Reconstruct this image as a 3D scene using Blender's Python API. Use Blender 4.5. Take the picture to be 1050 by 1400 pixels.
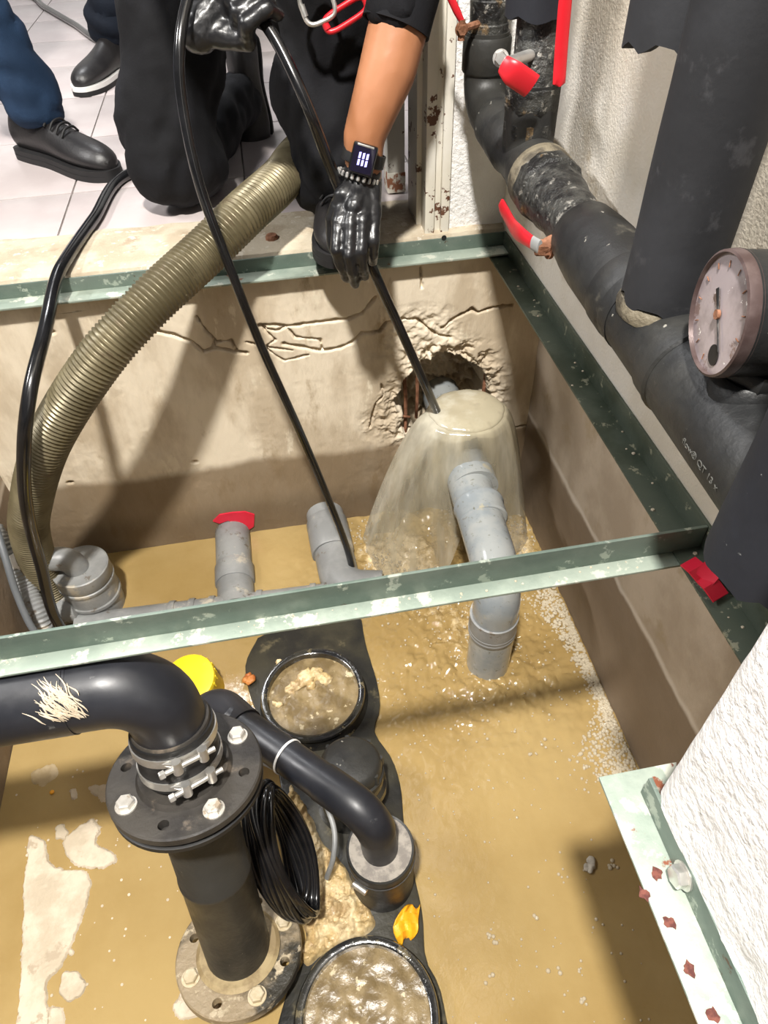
import bpy, bmesh, math, random
import numpy as np
from mathutils import Vector, Matrix, noise
random.seed(7)
scn = bpy.context.scene
for o in list(bpy.data.objects): bpy.data.objects.remove(o)
COL = scn.collection
V = Vector
PI = math.pi

# ------------------------------------------------------------------ camera
H = 0.60                                           # eye height above the room floor (m)
F = 951.0                                          # focal length in pixels of a 1050 x 1400 frame
RR = np.array([[-245, -975, F], [35, 920, F], [8956, -1323, F]], float)
RR /= np.linalg.norm(RR, axis=1)[:, None]
_u, _s, _v = np.linalg.svd(np.stack([RR[2], RR[0], -RR[1]]))
RR = _u @ _v                                       # world = RR @ camera(x right, y down, z forward)
cam = bpy.data.cameras.new('camera'); cam_o = bpy.data.objects.new('camera', cam); COL.objects.link(cam_o)
cam.sensor_fit = 'VERTICAL'; cam.sensor_height = 36; cam.lens = F / 1400 * 36
cam.clip_start = 0.02; cam.clip_end = 50
mw = Matrix.Identity(4)
for i in range(3):
    mw[i][0] = RR[i, 0]; mw[i][1] = -RR[i, 1]; mw[i][2] = -RR[i, 2]
mw[2][3] = H
cam_o.matrix_world = mw
scn.camera = cam_o

# ------------------------------------------------------------------ light
w = bpy.data.worlds.new('world'); scn.world = w; w.use_nodes = True
w.node_tree.nodes['Background'].inputs[0].default_value = (.92, .95, 1, 1)
w.node_tree.nodes['Background'].inputs[1].default_value = 0.07
def area(name, loc, target, size, power, color=(1, 1, 1), shape='DISK', size_y=None):
    l = bpy.data.lights.new(name, 'AREA'); l.energy = power; l.size = size; l.color = color; l.shape = shape
    if size_y: l.size_y = size_y
    o = bpy.data.objects.new(name, l); COL.objects.link(o); o.location = loc
    o.rotation_euler = (V(target) - V(loc)).to_track_quat('-Z', 'Y').to_euler()
    return o
area('work_light', (-.32, -.35, 2.7), (0.1, .7, -.3), .18, 165, (1, .96, .90))
area('side_fill', (-2.3, 1.15, 2.35), (.3, .4, .2), 1.0, 62, (1, .98, .96), 'RECTANGLE', .12)  # added fill from the left to brighten the side-facing walls
area('room_light', (-.6, 2.9, 2.6), (-.5, 2.6, 0),   .9, 52, (.97, .98, 1), 'RECTANGLE', .3)
scn.view_settings.view_transform = 'Standard'; scn.view_settings.look = 'None'
scn.view_settings.gamma = 1; scn.view_settings.use_curve_mapping = False
scn.view_settings.exposure = 0.35

# ------------------------------------------------------------------ pixel -> world helpers (points on known planes)
def _ray(px, py): return RR @ np.array([px - 525., py - 700., F])
def az(px, py, z):
    r = _ray(px, py); t = (z - H) / r[2]; return V((r[0]*t, r[1]*t, z))
def ay(px, py, y):
    r = _ray(px, py); t = y / r[1]; return V((r[0]*t, y, H + r[2]*t))
def ax(px, py, x):
    r = _ray(px, py); t = x / r[0]; return V((x, r[1]*t, H + r[2]*t))

# ------------------------------------------------------------------ materials
def M(name, c1, c2=None, scale=6, rough=.5, metal=0., bump=0., bscale=80, spots=None, stretch=(1, 1, 1), spec=.5,
      coat=0., lo=.40, hi=.60, rough2=None, extra=None, detail=6):
    m = bpy.data.materials.new(name); m.use_nodes = True
    nt = m.node_tree; N = nt.nodes; L = nt.links; b = N['Principled BSDF']
    tc = N.new('ShaderNodeTexCoord'); mp = N.new('ShaderNodeMapping'); mp.inputs['Scale'].default_value = stretch
    L.new(tc.outputs['Object'], mp.inputs['Vector'])
    def nz(s, d=detail, r=.6):
        n = N.new('ShaderNodeTexNoise'); n.inputs['Scale'].default_value = s; n.inputs['Detail'].default_value = d
        n.inputs['Roughness'].default_value = r; L.new(mp.outputs[0], n.inputs['Vector']); return n
    def ramp(src, a, z):
        r = N.new('ShaderNodeMapRange'); r.inputs['From Min'].default_value = a; r.inputs['From Max'].default_value = z
        r.interpolation_type = 'SMOOTHSTEP'; L.new(src, r.inputs['Value']); return r.outputs[0]
    def mix(f, a, c):
        x = N.new('ShaderNodeMix'); x.data_type = 'RGBA'
        if isinstance(f, float): x.inputs[0].default_value = f
        else: L.new(f, x.inputs[0])
        for s, q in ((x.inputs[6], a), (x.inputs[7], c)):
            if isinstance(q, tuple): s.default_value = (*q, 1)
            else: L.new(q, s)
        return x.outputs[2]
    col = c1
    if c2: col = mix(ramp(nz(scale).outputs[0], lo, hi), c1, c2)
    for sp in (spots or []):
        sc, s_scale, th = sp[:3]; wd = sp[3] if len(sp) > 3 else .05; th = .5 + (th-.5)*.62
        col = mix(ramp(nz(s_scale, 8, .65).outputs[0], th, th + wd), col, sc)
    if extra: col = extra(N, L, tc, mix, ramp, nz, col)
    if isinstance(col, tuple): b.inputs['Base Color'].default_value = (*col, 1)
    else: L.new(col, b.inputs['Base Color'])
    b.inputs['Roughness'].default_value = rough; b.inputs['Metallic'].default_value = metal
    b.inputs['Specular IOR Level'].default_value = spec; b.inputs['Coat Weight'].default_value = coat
    b.inputs['Coat Roughness'].default_value = .08
    if rough2 is not None:
        r = N.new('ShaderNodeMapRange'); L.new(nz(scale*2.3).outputs[0], r.inputs[0])
        r.inputs[1].default_value = .35; r.inputs[2].default_value = .65; r.inputs[3].default_value = rough; r.inputs[4].default_value = rough2
        L.new(r.outputs[0], b.inputs['Roughness'])
    if bump:
        bp = N.new('ShaderNodeBump'); bp.inputs['Strength'].default_value = bump; bp.inputs['Distance'].default_value = .004
        L.new(nz(bscale, 5, .6).outputs[0], bp.inputs['Height']); L.new(bp.outputs[0], b.inputs['Normal'])
    return m
def zband(z0, z1, color, amount=1.0, wob=.03, axis=2):          # old tide mark: a stain below a waterline, with a wobbly edge
    def fn(N, L, tc, mix, ramp, nz, col):
        s = N.new('ShaderNodeSeparateXYZ'); L.new(tc.outputs['Object'], s.inputs[0])
        n = nz(5, 4); a = N.new('ShaderNodeMath'); a.operation = 'MULTIPLY_ADD'
        L.new(n.outputs[0], a.inputs[0]); a.inputs[1].default_value = wob; L.new(s.outputs[axis], a.inputs[2])
        r = ramp(a.outputs[0], z1 + wob*.5, z0 + wob*.5)
        q = N.new('ShaderNodeMath'); q.operation = 'MULTIPLY'; L.new(r, q.inputs[0]); q.inputs[1].default_value = amount
        return mix(q.outputs[0], col, color)
    return fn
def zbands(*fs):
    def fn(N, L, tc, mix, ramp, nz, col):
        for f in fs: col = f(N, L, tc, mix, ramp, nz, col)
        return col
    return fn
def tide_line(slope_y, z0, wid, color, amount):                # pale lime line left on a wall at an old water level
    def fn(N, L, tc, mix, ramp, nz, col):
        s = N.new('ShaderNodeSeparateXYZ'); L.new(tc.outputs['Object'], s.inputs[0])
        n = nz(9, 5); a = N.new('ShaderNodeMath'); a.operation = 'MULTIPLY_ADD'
        L.new(n.outputs[0], a.inputs[0]); a.inputs[1].default_value = .03; L.new(s.outputs[2], a.inputs[2])
        d = N.new('ShaderNodeMath'); d.operation = 'SUBTRACT'; L.new(a.outputs[0], d.inputs[0]); d.inputs[1].default_value = z0 + .015
        e = N.new('ShaderNodeMath'); e.operation = 'ABSOLUTE'; L.new(d.outputs[0], e.inputs[0])
        r = ramp(e.outputs[0], wid, 0.)
        q = N.new('ShaderNodeMath'); q.operation = 'MULTIPLY'; L.new(r, q.inputs[0]); q.inputs[1].default_value = amount
        return mix(q.outputs[0], col, color)
    return fn

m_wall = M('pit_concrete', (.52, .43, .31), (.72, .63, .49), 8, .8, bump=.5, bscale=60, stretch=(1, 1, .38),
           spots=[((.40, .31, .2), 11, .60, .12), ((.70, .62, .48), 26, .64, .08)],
           extra=zbands(zband(-.50, -.47, (.185, .125, .065), .85, .06), zband(-.66, -.58, (.10, .065, .033), .55, .06)))
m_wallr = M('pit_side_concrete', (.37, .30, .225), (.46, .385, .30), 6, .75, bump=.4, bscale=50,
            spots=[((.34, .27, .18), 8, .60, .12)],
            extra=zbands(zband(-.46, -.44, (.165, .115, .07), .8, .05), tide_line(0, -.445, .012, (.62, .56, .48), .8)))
m_mortar = M('grout', (.20, .18, .165), (.27, .25, .23), 20, .9)
m_tile = M('floor_tile', (.44, .385, .378), (.51, .46, .45), 3, .32, spots=[((.42, .36, .33), 14, .69, .06)], bump=.05, bscale=20)
m_sill = M('sill_concrete', (.38, .315, .225), (.48, .42, .32), 12, .85, bump=.6, bscale=90, spots=[((.33, .26, .18), 14, .62, .1), ((.56, .51, .42), 40, .63, .06)])
m_plaster = M('white_plaster', (.84, .82, .80), (.90, .89, .87), 5, .8, bump=.9, bscale=110)
m_plaster2 = M('shaded_plaster', (.60, .54, .44), (.72, .68, .61), 3, .85, bump=.35, bscale=240, spots=[((.46, .38, .26), 5, .60, .14)])  # beige base carries the warm shade on a white wall; spots are stains
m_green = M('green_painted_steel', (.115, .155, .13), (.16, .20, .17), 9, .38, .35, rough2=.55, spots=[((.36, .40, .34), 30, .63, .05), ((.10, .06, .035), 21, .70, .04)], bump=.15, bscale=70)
m_greenf = M('lit_worn_green_steel', (.24, .29, .245), (.34, .39, .33), 10, .42, .25, rough2=.6, spots=[((.52, .54, .46), 24, .58, .05), ((.22, .07, .035), 13, .70, .03)], bump=.2, bscale=70)  # paler base holds the light falling on upward flanges; spots are wear
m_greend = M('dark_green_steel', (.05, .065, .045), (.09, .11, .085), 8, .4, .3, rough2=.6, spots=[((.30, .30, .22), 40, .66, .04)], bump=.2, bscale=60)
m_jamb = M('cream_paint', (.74, .70, .60), (.80, .77, .69), 6, .45, spots=[((.13, .055, .03), 26, .67, .02)], bump=.1)
m_pvc = M('grey_plastic', (.19, .195, .195), (.26, .265, .262), 9, .42, spots=[((.44, .40, .33), 18, .62, .09), ((.14, .12, .1), 30, .68, .04)], bump=.12)
m_pvcw = M('wet_grey_plastic', (.22, .245, .26), (.29, .305, .30), 12, .18, spots=[((.13, .13, .10), 90, .64, .12), ((.36, .33, .24), 22, .68, .1)], coat=.4)
m_blk = M('black_pipe', (.012, .013, .017), (.019, .020, .025), 10, .33, spots=[((.09, .09, .09), 40, .76, .05)], rough2=.45, bump=.05, bscale=50)
m_blkd = M('dusty_black_pipe', (.010, .0105, .011), (.026, .0255, .023), 7, .40, spots=[((.085, .078, .062), 13, .66, .12), ((.24, .23, .2), 60, .78, .03)], rough2=.6, bump=.3, bscale=60)
m_fit = M('corroded_fitting', (.018, .018, .018), (.065, .065, .06), 40, .42, .4, spots=[((.26, .25, .225), 75, .62, .08), ((.22, .15, .08), 12, .66, .06)], bump=.9, bscale=120)
m_lime = M('lime_scale', (.055, .046, .032), (.17, .145, .10), 30, .6, bump=.8, bscale=90)
m_rub = M('black_rubber', (.008, .008, .009), (.014, .0135, .013), 12, .5, spots=[((.10, .095, .09), 28, .68, .06)], bump=.1)
m_flange = M('dusty_flange', (.018, .016, .015), (.045, .040, .034), 9, .55, spots=[((.13, .105, .08), 22, .64, .12)], bump=.35, bscale=90)
m_flangeb = M('muddy_flange', (.03, .027, .02), (.28, .22, .14), 5, .5, lo=.42, hi=.52, spots=[((.42, .35, .24), 30, .60, .06)], bump=1, bscale=70)
m_foam = M('foam_insulation', (.010, .0105, .013), (.018, .019, .023), 6, .75, spots=[((.09, .09, .095), 18, .80, .10), ((.032, .032, .036), 25, .66, .10)], bump=.15, bscale=40)
m_foamn = M('navy_insulation', (.006, .007, .012), (.010, .012, .019), 6, .8, spots=[((.2, .2, .2), 70, .80, .03)], bump=.1)
m_cable = M('black_cable', (.005, .005, .0055), (.009, .009, .010), 20, .22, coat=.3)
m_steel = M('bright_steel', (.62, .60, .56), (.75, .74, .72), 30, .3, .85, rough2=.45)
m_bolt = M('zinc_bolt', (.58, .55, .50), (.70, .68, .63), 40, .45, .55, spots=[((.42, .34, .25), 60, .63, .06)])
m_hose = M('ribbed_hose', (.105, .087, .048), (.16, .135, .078), 10, .30, .35, spots=[((.12, .095, .055), 25, .62, .08)], rough2=.48)
m_red = M('red_plastic', (.48, .008, .016), (.56, .014, .024), 14, .38, spots=[((.62, .26, .24), 50, .80, .04)])
m_redt = M('red_tape', (.60, .008, .035), (.68, .02, .05), 10, .5)
m_rust = M('rusty_nut', (.16, .065, .03), (.30, .14, .08), 60, .8, .2, bump=.8)
m_yel = M('yellow_cap', (.86, .60, .012), (.90, .66, .02), 10, .45, spots=[((.55, .25, .04), 28, .62, .05)])
m_org = M('orange_rag', (.85, .36, .01), (.92, .46, .02), 30, .5, bump=.5, coat=.3)
m_orgd = M('rusty_debris', (.36, .10, .02), (.5, .2, .05), 50, .5, bump=.6)
m_scum = M('beige_scum', (.46, .33, .15), (.64, .51, .30), 22, .5, bump=1, bscale=70, spots=[((.36, .25, .12), 12, .60, .08)], coat=.2)
m_crust = M('pale_crust', (.44, .37, .27), (.56, .48, .37), 15, .7, bump=.6, bscale=90, spots=[((.38, .31, .22), 24, .64, .06)])
m_white = M('white_rag', (.6, .56, .48), (.4, .36, .3), 30, .7)
m_skin = M('skin', (.32, .132, .058), (.37, .158, .075), 9, .5, bump=.06, bscale=200)
m_blackcloth = M('black_cloth', (.0035, .0035, .0045), (.006, .006, .008), 9, .85, bump=.2, bscale=300, spec=.25)
m_navy = M('navy_cloth', (.010, .024, .052), (.015, .034, .072), 7, .85, bump=.25, bscale=300, spec=.2)
m_navyd = M('dark_navy_cloth', (.004, .006, .011), (.006, .009, .016), 7, .85, bump=.25, bscale=300, spec=.2)
m_glove = M('black_glove', (.008, .008, .009), (.014, .014, .015), 40, .34, bump=.25, bscale=60, coat=.12)
m_leather = M('shoe_leather', (.011, .010, .0105), (.018, .0165, .0165), 14, .42, bump=.15, bscale=150)
m_sole = M('rubber_sole', (.007, .0065, .007), (.011, .0105, .011), 14, .65)
m_midsole = M('white_midsole', (.68, .66, .64), (.76, .75, .72), 14, .5)
m_dial = M('dirty_dial', (.20, .165, .17), (.34, .29, .30), 14, .25, spots=[((.16, .11, .10), 32, .63, .05), ((.8, .78, .75), 60, .72, .03)], coat=.4)
m_print = M('print_grey', (.11, .11, .10), None, rough=.6)
m_hair = M('dark_hair', (.012, .01, .009), None, rough=.6)
m_lens = M('wet_black', (.010, .010, .011), (.03, .028, .022), 14, .14, coat=.6, spots=[((.12, .10, .06), 40, .66, .05)], bump=.2)
m_tank = M('wet_tank_black', (.014, .014, .013), (.035, .032, .022), 9, .32, spots=[((.10, .085, .05), 18, .64, .1)], bump=.3, bscale=50)
def emit(name, c, s):
    m = M(name, c); b = m.node_tree.nodes['Principled BSDF']
    b.inputs['Emission Color'].default_value = (*c, 1); b.inputs['Emission Strength'].default_value = s; return m
m_screen = emit('watch_screen', (.35, .33, .95), 1.2)

Zw = -.72                                          # water level
GX, GY = .362, 1.15                                # where the overflow breaks out
def water_mat():
    m = M('murky_water', (.27, .18, .065), (.37, .265, .112), 2.2, .05, spec=.6, lo=.3, hi=.7, bump=.3, bscale=38)
    nt = m.node_tree; N = nt.nodes; L = nt.links; b = N['Principled BSDF']
    old = b.inputs['Base Color'].links[0].from_socket
    at = N.new('ShaderNodeAttribute'); at.attribute_name = 'froth'
    n = N.new('ShaderNodeTexNoise'); n.inputs['Scale'].default_value = 38; n.inputs['Detail'].default_value = 8; n.inputs['Roughness'].default_value = .7
    tc = N.new('ShaderNodeTexCoord'); L.new(tc.outputs['Object'], n.inputs['Vector'])
    a = N.new('ShaderNodeMath'); a.operation = 'ADD'; L.new(at.outputs['Fac'], a.inputs[0]); L.new(n.outputs[0], a.inputs[1])
    r = N.new('ShaderNodeMapRange'); r.inputs[1].default_value = 1.0; r.inputs[2].default_value = 1.25; L.new(a.outputs[0], r.inputs[0])
    x = N.new('ShaderNodeMix'); x.data_type = 'RGBA'; L.new(r.outputs[0], x.inputs[0]); L.new(old, x.inputs[6]); x.inputs[7].default_value = (.72, .58, .36, 1)
    L.new(x.outputs[2], b.inputs['Base Color'])
    return m
m_water = water_mat()
m_bub = M('soap_bubble', (.62, .54, .40), None, rough=.04, spec=.8)
bb = m_bub.node_tree.nodes['Principled BSDF']; bb.inputs['Alpha'].default_value = .62
m_boil = M('churning_water', (.13, .09, .038), (.23, .17, .085), 24, .28, bump=.4, bscale=55, spec=.4, spots=[((.50, .42, .27), 40, .66, .05)])
def cascade_mat():
    m = M('falling_water', (.38, .34, .24), (.50, .47, .38), 9, .12, spec=.7, bump=.5, bscale=30, stretch=(1, 1, .16))
    nt = m.node_tree; N = nt.nodes; L = nt.links; b = N['Principled BSDF']
    at = N.new('ShaderNodeAttribute'); at.attribute_name = 'thick'
    tc = N.new('ShaderNodeTexCoord'); mp = N.new('ShaderNodeMapping'); mp.inputs['Scale'].default_value = (1, 1, .1)
    L.new(tc.outputs['Object'], mp.inputs[0])
    n = N.new('ShaderNodeTexNoise'); n.inputs['Scale'].default_value = 30; n.inputs['Detail'].default_value = 3; L.new(mp.outputs[0], n.inputs['Vector'])
    a = N.new('ShaderNodeMath'); a.operation = 'MULTIPLY_ADD'; L.new(n.outputs[0], a.inputs[0]); a.inputs[1].default_value = 1.15
    s = N.new('ShaderNodeMath'); s.operation = 'SUBTRACT'; L.new(at.outputs['Fac'], s.inputs[0]); s.inputs[1].default_value = .63
    L.new(s.outputs[0], a.inputs[2]); a.use_clamp = True
    L.new(a.outputs[0], b.inputs['Alpha'])
    return m
m_casc = cascade_mat()

# ------------------------------------------------------------------ object helpers
def tag(o, label=None, cat=None, group=None, kind=None):
    if label: o['label'] = label
    if cat: o['category'] = cat
    if group: o['group'] = group
    if kind: o['kind'] = kind
    return o
def thing(name, label, cat, loc, group=None):
    o = bpy.data.objects.new(name, None); COL.objects.link(o); o.location = loc; o.empty_display_size = .05
    return tag(o, label, cat, group)
def link(name, me, mat, parent=None, smooth=True):
    if mat and not me.materials: me.materials.append(mat)
    if smooth:
        me.polygons.foreach_set('use_smooth', [True]*len(me.polygons))
        me.set_sharp_from_angle(angle=math.radians(38))
    o = bpy.data.objects.new(name, me); COL.objects.link(o)
    if parent:
        o.parent = parent; o.matrix_parent_inverse = Matrix.Translation(-parent_loc(parent))
    return o
def parent_loc(p):
    l = p.location.copy()
    return l if not p.parent else V((0, 0, 0)) + l
def fromdata(name, vs, fs, mat, parent=None, smooth=True):
    me = bpy.data.meshes.new(name); me.from_pydata([tuple(v) for v in vs], [], fs); me.update()
    return link(name, me, mat, parent, smooth)
class MB:
    def __init__(s): s.v = []; s.f = []
    def add(s, vs, fs):
        n = len(s.v); s.v += [V(v) for v in vs]; s.f += [[i+n for i in f] for f in fs]; return s
    def box(s, a, b):
        (x0, y0, z0), (x1, y1, z1) = a, b
        return s.add([(x0,y0,z0),(x1,y0,z0),(x1,y1,z0),(x0,y1,z0),(x0,y0,z1),(x1,y0,z1),(x1,y1,z1),(x0,y1,z1)],
                     [[0,3,2,1],[4,5,6,7],[0,1,5,4],[1,2,6,5],[2,3,7,6],[3,0,4,7]])
    def sweep(s, pts, r, n=16, cap=True, flat=None):
        pts = [V(p) for p in pts]; k = len(pts)
        rs = r if isinstance(r, (list, tuple)) else [r]*k
        T = [(pts[min(i+1, k-1)] - pts[max(i-1, 0)]).normalized() for i in range(k)]
        u = T[0].orthogonal().normalized() if not flat else (V(flat) - T[0]*V(flat).dot(T[0])).normalized()
        vs = []
        for i in range(k):
            u = (u - T[i]*u.dot(T[i])).normalized(); w_ = T[i].cross(u)
            ru, rw = rs[i] if isinstance(rs[i], (tuple, list)) else (rs[i], rs[i])
            for j in range(n):
                a = 2*PI*j/n; vs.append(pts[i] + u*math.cos(a)*ru + w_*math.sin(a)*rw)
        fs = [[i*n+j, i*n+(j+1) % n, (i+1)*n+(j+1) % n, (i+1)*n+j] for i in range(k-1) for j in range(n)]
        if cap: fs += [list(range(n))[::-1], [(k-1)*n+j for j in range(n)]]
        return s.add(vs, fs)
    def lathe(s, prof, o, d=(0, 0, 1), n=32, cap=True):      # prof = [(radius, height along d)]
        o = V(o); d = V(d).normalized()
        q = V((0, 0, 1)).rotation_difference(d); vs = []
        for r, h in prof:
            for j in range(n):
                a = 2*PI*j/n; vs.append(o + q @ V((r*math.cos(a), r*math.sin(a), h)))
        k = len(prof)
        fs = [[i*n+j, i*n+(j+1) % n, (i+1)*n+(j+1) % n, (i+1)*n+j] for i in range(k-1) for j in range(n)]
        if cap: fs += [list(range(n))[::-1], [(k-1)*n+j for j in range(n)]]
        return s.add(vs, fs)
    def ball(s, c, r, nu=10, nv=7, squash=1.):
        c = V(c); vs = [c + V((0, 0, r*squash))]
        for i in range(1, nv):
            t = PI*i/nv
            for j in range(nu): vs.append(c + V((r*math.sin(t)*math.cos(2*PI*j/nu), r*math.sin(t)*math.sin(2*PI*j/nu), r*math.cos(t)*squash)))
        vs.append(c - V((0, 0, r*squash))); L_ = len(vs)-1
        fs = [[0, 1+j, 1+(j+1) % nu] for j in range(nu)]
        for i in range(nv-2):
            for j in range(nu): fs.append([1+i*nu+j, 1+(i+1)*nu+j, 1+(i+1)*nu+(j+1) % nu, 1+i*nu+(j+1) % nu])
        fs += [[L_, 1+(nv-2)*nu+(j+1) % nu, 1+(nv-2)*nu+j] for j in range(nu)]
        return s.add(vs, fs)
    def prism(s, poly, z0, z1):
        n = len(poly)
        return s.add([(x, y, z0) for x, y in poly] + [(x, y, z1) for x, y in poly],
                     [list(range(n))[::-1], list(range(n, 2*n))] + [[i, (i+1) % n, n+(i+1) % n, n+i] for i in range(n)])
    def build(s, name, mat, parent=None, smooth=True, bevel=0, fix=True):
        me = bpy.data.meshes.new(name); bm = bmesh.new()
        bv = [bm.verts.new(v) for v in s.v]
        for f in s.f:
            try: bm.faces.new([bv[i] for i in f])
            except ValueError: pass
        if fix: bmesh.ops.recalc_face_normals(bm, faces=bm.faces)
        if bevel: bmesh.ops.bevel(bm, geom=[e for e in bm.edges if e.calc_face_angle(0) > .5], offset=bevel, segments=2, affect='EDGES', profile=.6)
        bm.to_mesh(me); bm.free()
        return link(name, me, mat, parent, smooth)
def spline(pts, step=.01):                                # Catmull-Rom through pts, resampled evenly
    P = [V(p) for p in pts]; P = [P[0]*2 - P[1]] + P + [P[-1]*2 - P[-2]]; out = []
    for i in range(1, len(P)-2):
        a, b, c, d = P[i-1:i+3]; n = max(2, int((c-b).length/step*1.2)+1)
        for k in range(n):
            t = k/n
            out.append(.5*((2*b) + (c-a)*t + (2*a-5*b+4*c-d)*t*t + (3*b-a-3*c+d)*t**3))
    out.append(P[-2])
    res = [out[0]]; acc = 0
    for a, b in zip(out, out[1:]):
        l = (b-a).length
        while acc + l >= step and l > 1e-9:
            t = (step-acc)/l; a = a.lerp(b, t); res.append(a.copy()); l = (b-a).length; acc = 0
        acc += l
    res.append(out[-1]); return res
def bend(a, corner, b, R, n=10):                          # a straight run, an elbow of radius R at corner, a straight run
    a, c, b = V(a), V(corner), V(b); d1 = (a-c).normalized(); d2 = (b-c).normalized()
    ang = d1.angle(d2); t = R/math.tan(ang/2); p, q = c + d1*t, c + d2*t
    cen = c + (d1+d2).normalized()*(R/math.sin(ang/2)); out = [a]
    for i in range(n+1):
        out.append(cen + (p-cen).normalized().slerp((q-cen).normalized(), i/n)*R)
    return out + [b]
def evaluated(o):
    bpy.context.view_layer.update()
    return bpy.data.meshes.new_from_object(o.evaluated_get(bpy.context.evaluated_depsgraph_get()))
def capsule(mb, a, b, r0, r1, n=14):
    a, b = V(a), V(b); d = (b-a).normalized(); pts = []; rs = []
    for i in range(5):
        t = PI/2*(1-i/4) ; pts.append(a - d*r0*math.sin(t)); rs.append(max(r0*math.cos(t), 1e-4))
    for i in range(5):
        t = PI/2*i/4; pts.append(b + d*r1*math.sin(t)); rs.append(max(r1*math.cos(t), 1e-4))
    mb.sweep(pts, rs, n)
def jiggle(me, fn):                                        # push vertices along their normals
    ns = [v.normal.copy() for v in me.vertices]
    cs = [v.co.copy() for v in me.vertices]
    me.vertices.foreach_set('co', [x for c, n in zip(cs, ns) for x in (c + n*fn(c))])
    me.update()
def blob(name, caps, vox, mat, parent, smooth=4, disp=None):   # one continuous skin around a set of overlapping limbs
    mb = MB()
    for c in caps: capsule(mb, *c)
    o = mb.build(name, mat, None, False)
    md = o.modifiers.new('r', 'REMESH'); md.mode = 'VOXEL'; md.voxel_size = vox
    sm = o.modifiers.new('s', 'SMOOTH'); sm.iterations = smooth; sm.factor = .5
    me = evaluated(o); bpy.data.objects.remove(o)
    if disp:
        jiggle(me, disp)
    me.update(); me.materials.clear(); me.name = name
    oo = link(name, me, mat, parent); return oo
def cutter(o, cyls):                                       # drill round holes
    for (p, d, r, h) in cyls:
        c = MB().lathe([(r, -h), (r, h)], p, d, 20).build('cut', None)
        md = o.modifiers.new('b', 'BOOLEAN'); md.object = c; md.operation = 'DIFFERENCE'; md.solver = 'EXACT'
    me = evaluated(o); old = o.data
    for md in list(o.modifiers): o.modifiers.remove(md)
    for c in [x for x in bpy.data.objects if x.name.startswith('cut')]: bpy.data.objects.remove(c)
    o.data = me; o.data.set_sharp_from_angle(angle=math.radians(30))
    return o
def hexbolt(mb, p, d, r, h, washer=True):
    if washer: mb.lathe([(r*1.25, 0), (r*1.25, h*.2)], p, d, 20)
    mb.lathe([(r, h*.2), (r, h*.85), (r*.85, h)], p, d, 6)

# ================================================================== SETTING
YB = 1.26; XR = .552; XL = -.66; YN = -.25; ZB = -1.0      # pit faces
# ---- pit back wall: cracked plaster with a broken-out hole
def crop6(l): return [ay(350 + x/2.625, 320 + y/2.625, YB) for x, y in l]
def crop5(l): return [ay(x/2.625, 300 + y/2.625, YB) for x, y in l]
cracks = [crop6([(0,330),(60,325),(110,332),(200,320),(330,305),(380,285),(430,228)]),
          crop6([(30,410),(100,455),(185,435)]), crop6([(100,395),(180,408),(240,420),(300,408),(345,390),(380,355),(440,355),(470,320),(520,308),(580,310),(620,345),(650,365),(700,375)]),
          crop6([(670,340),(720,300),(775,270),(795,282),(850,265),(920,255)]), crop6([(30,345),(70,380),(40,400)]), crop6([(110,332),(140,370),(230,380),(240,420)]),
          crop5([(530,395),(620,415),(690,440),(730,475),(770,460),(840,475),(885,480)]), crop5([(705,350),(735,395),(770,430),(765,462)]), crop5([(770,440),(830,435),(850,470)]),
          crop6([(590,120),(595,195)]), crop6([(450,540),(460,580),(430,610),(410,700)]), crop5([(885,440),(960,460),(1050,470)]), crop5([(920,385),(990,400),(1050,380)]),
          crop6([(860,690),(930,695),(975,685)])]
segs = [(c[i].x, c[i].z, c[i+1].x, c[i+1].z, .0028 if k in (2, 0, 3, 6) else .0018) for k, c in enumerate(cracks) for i in range(len(c)-1)]
chip = crop6([(470,320),(520,308),(580,310),(620,345),(650,365)])
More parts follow.
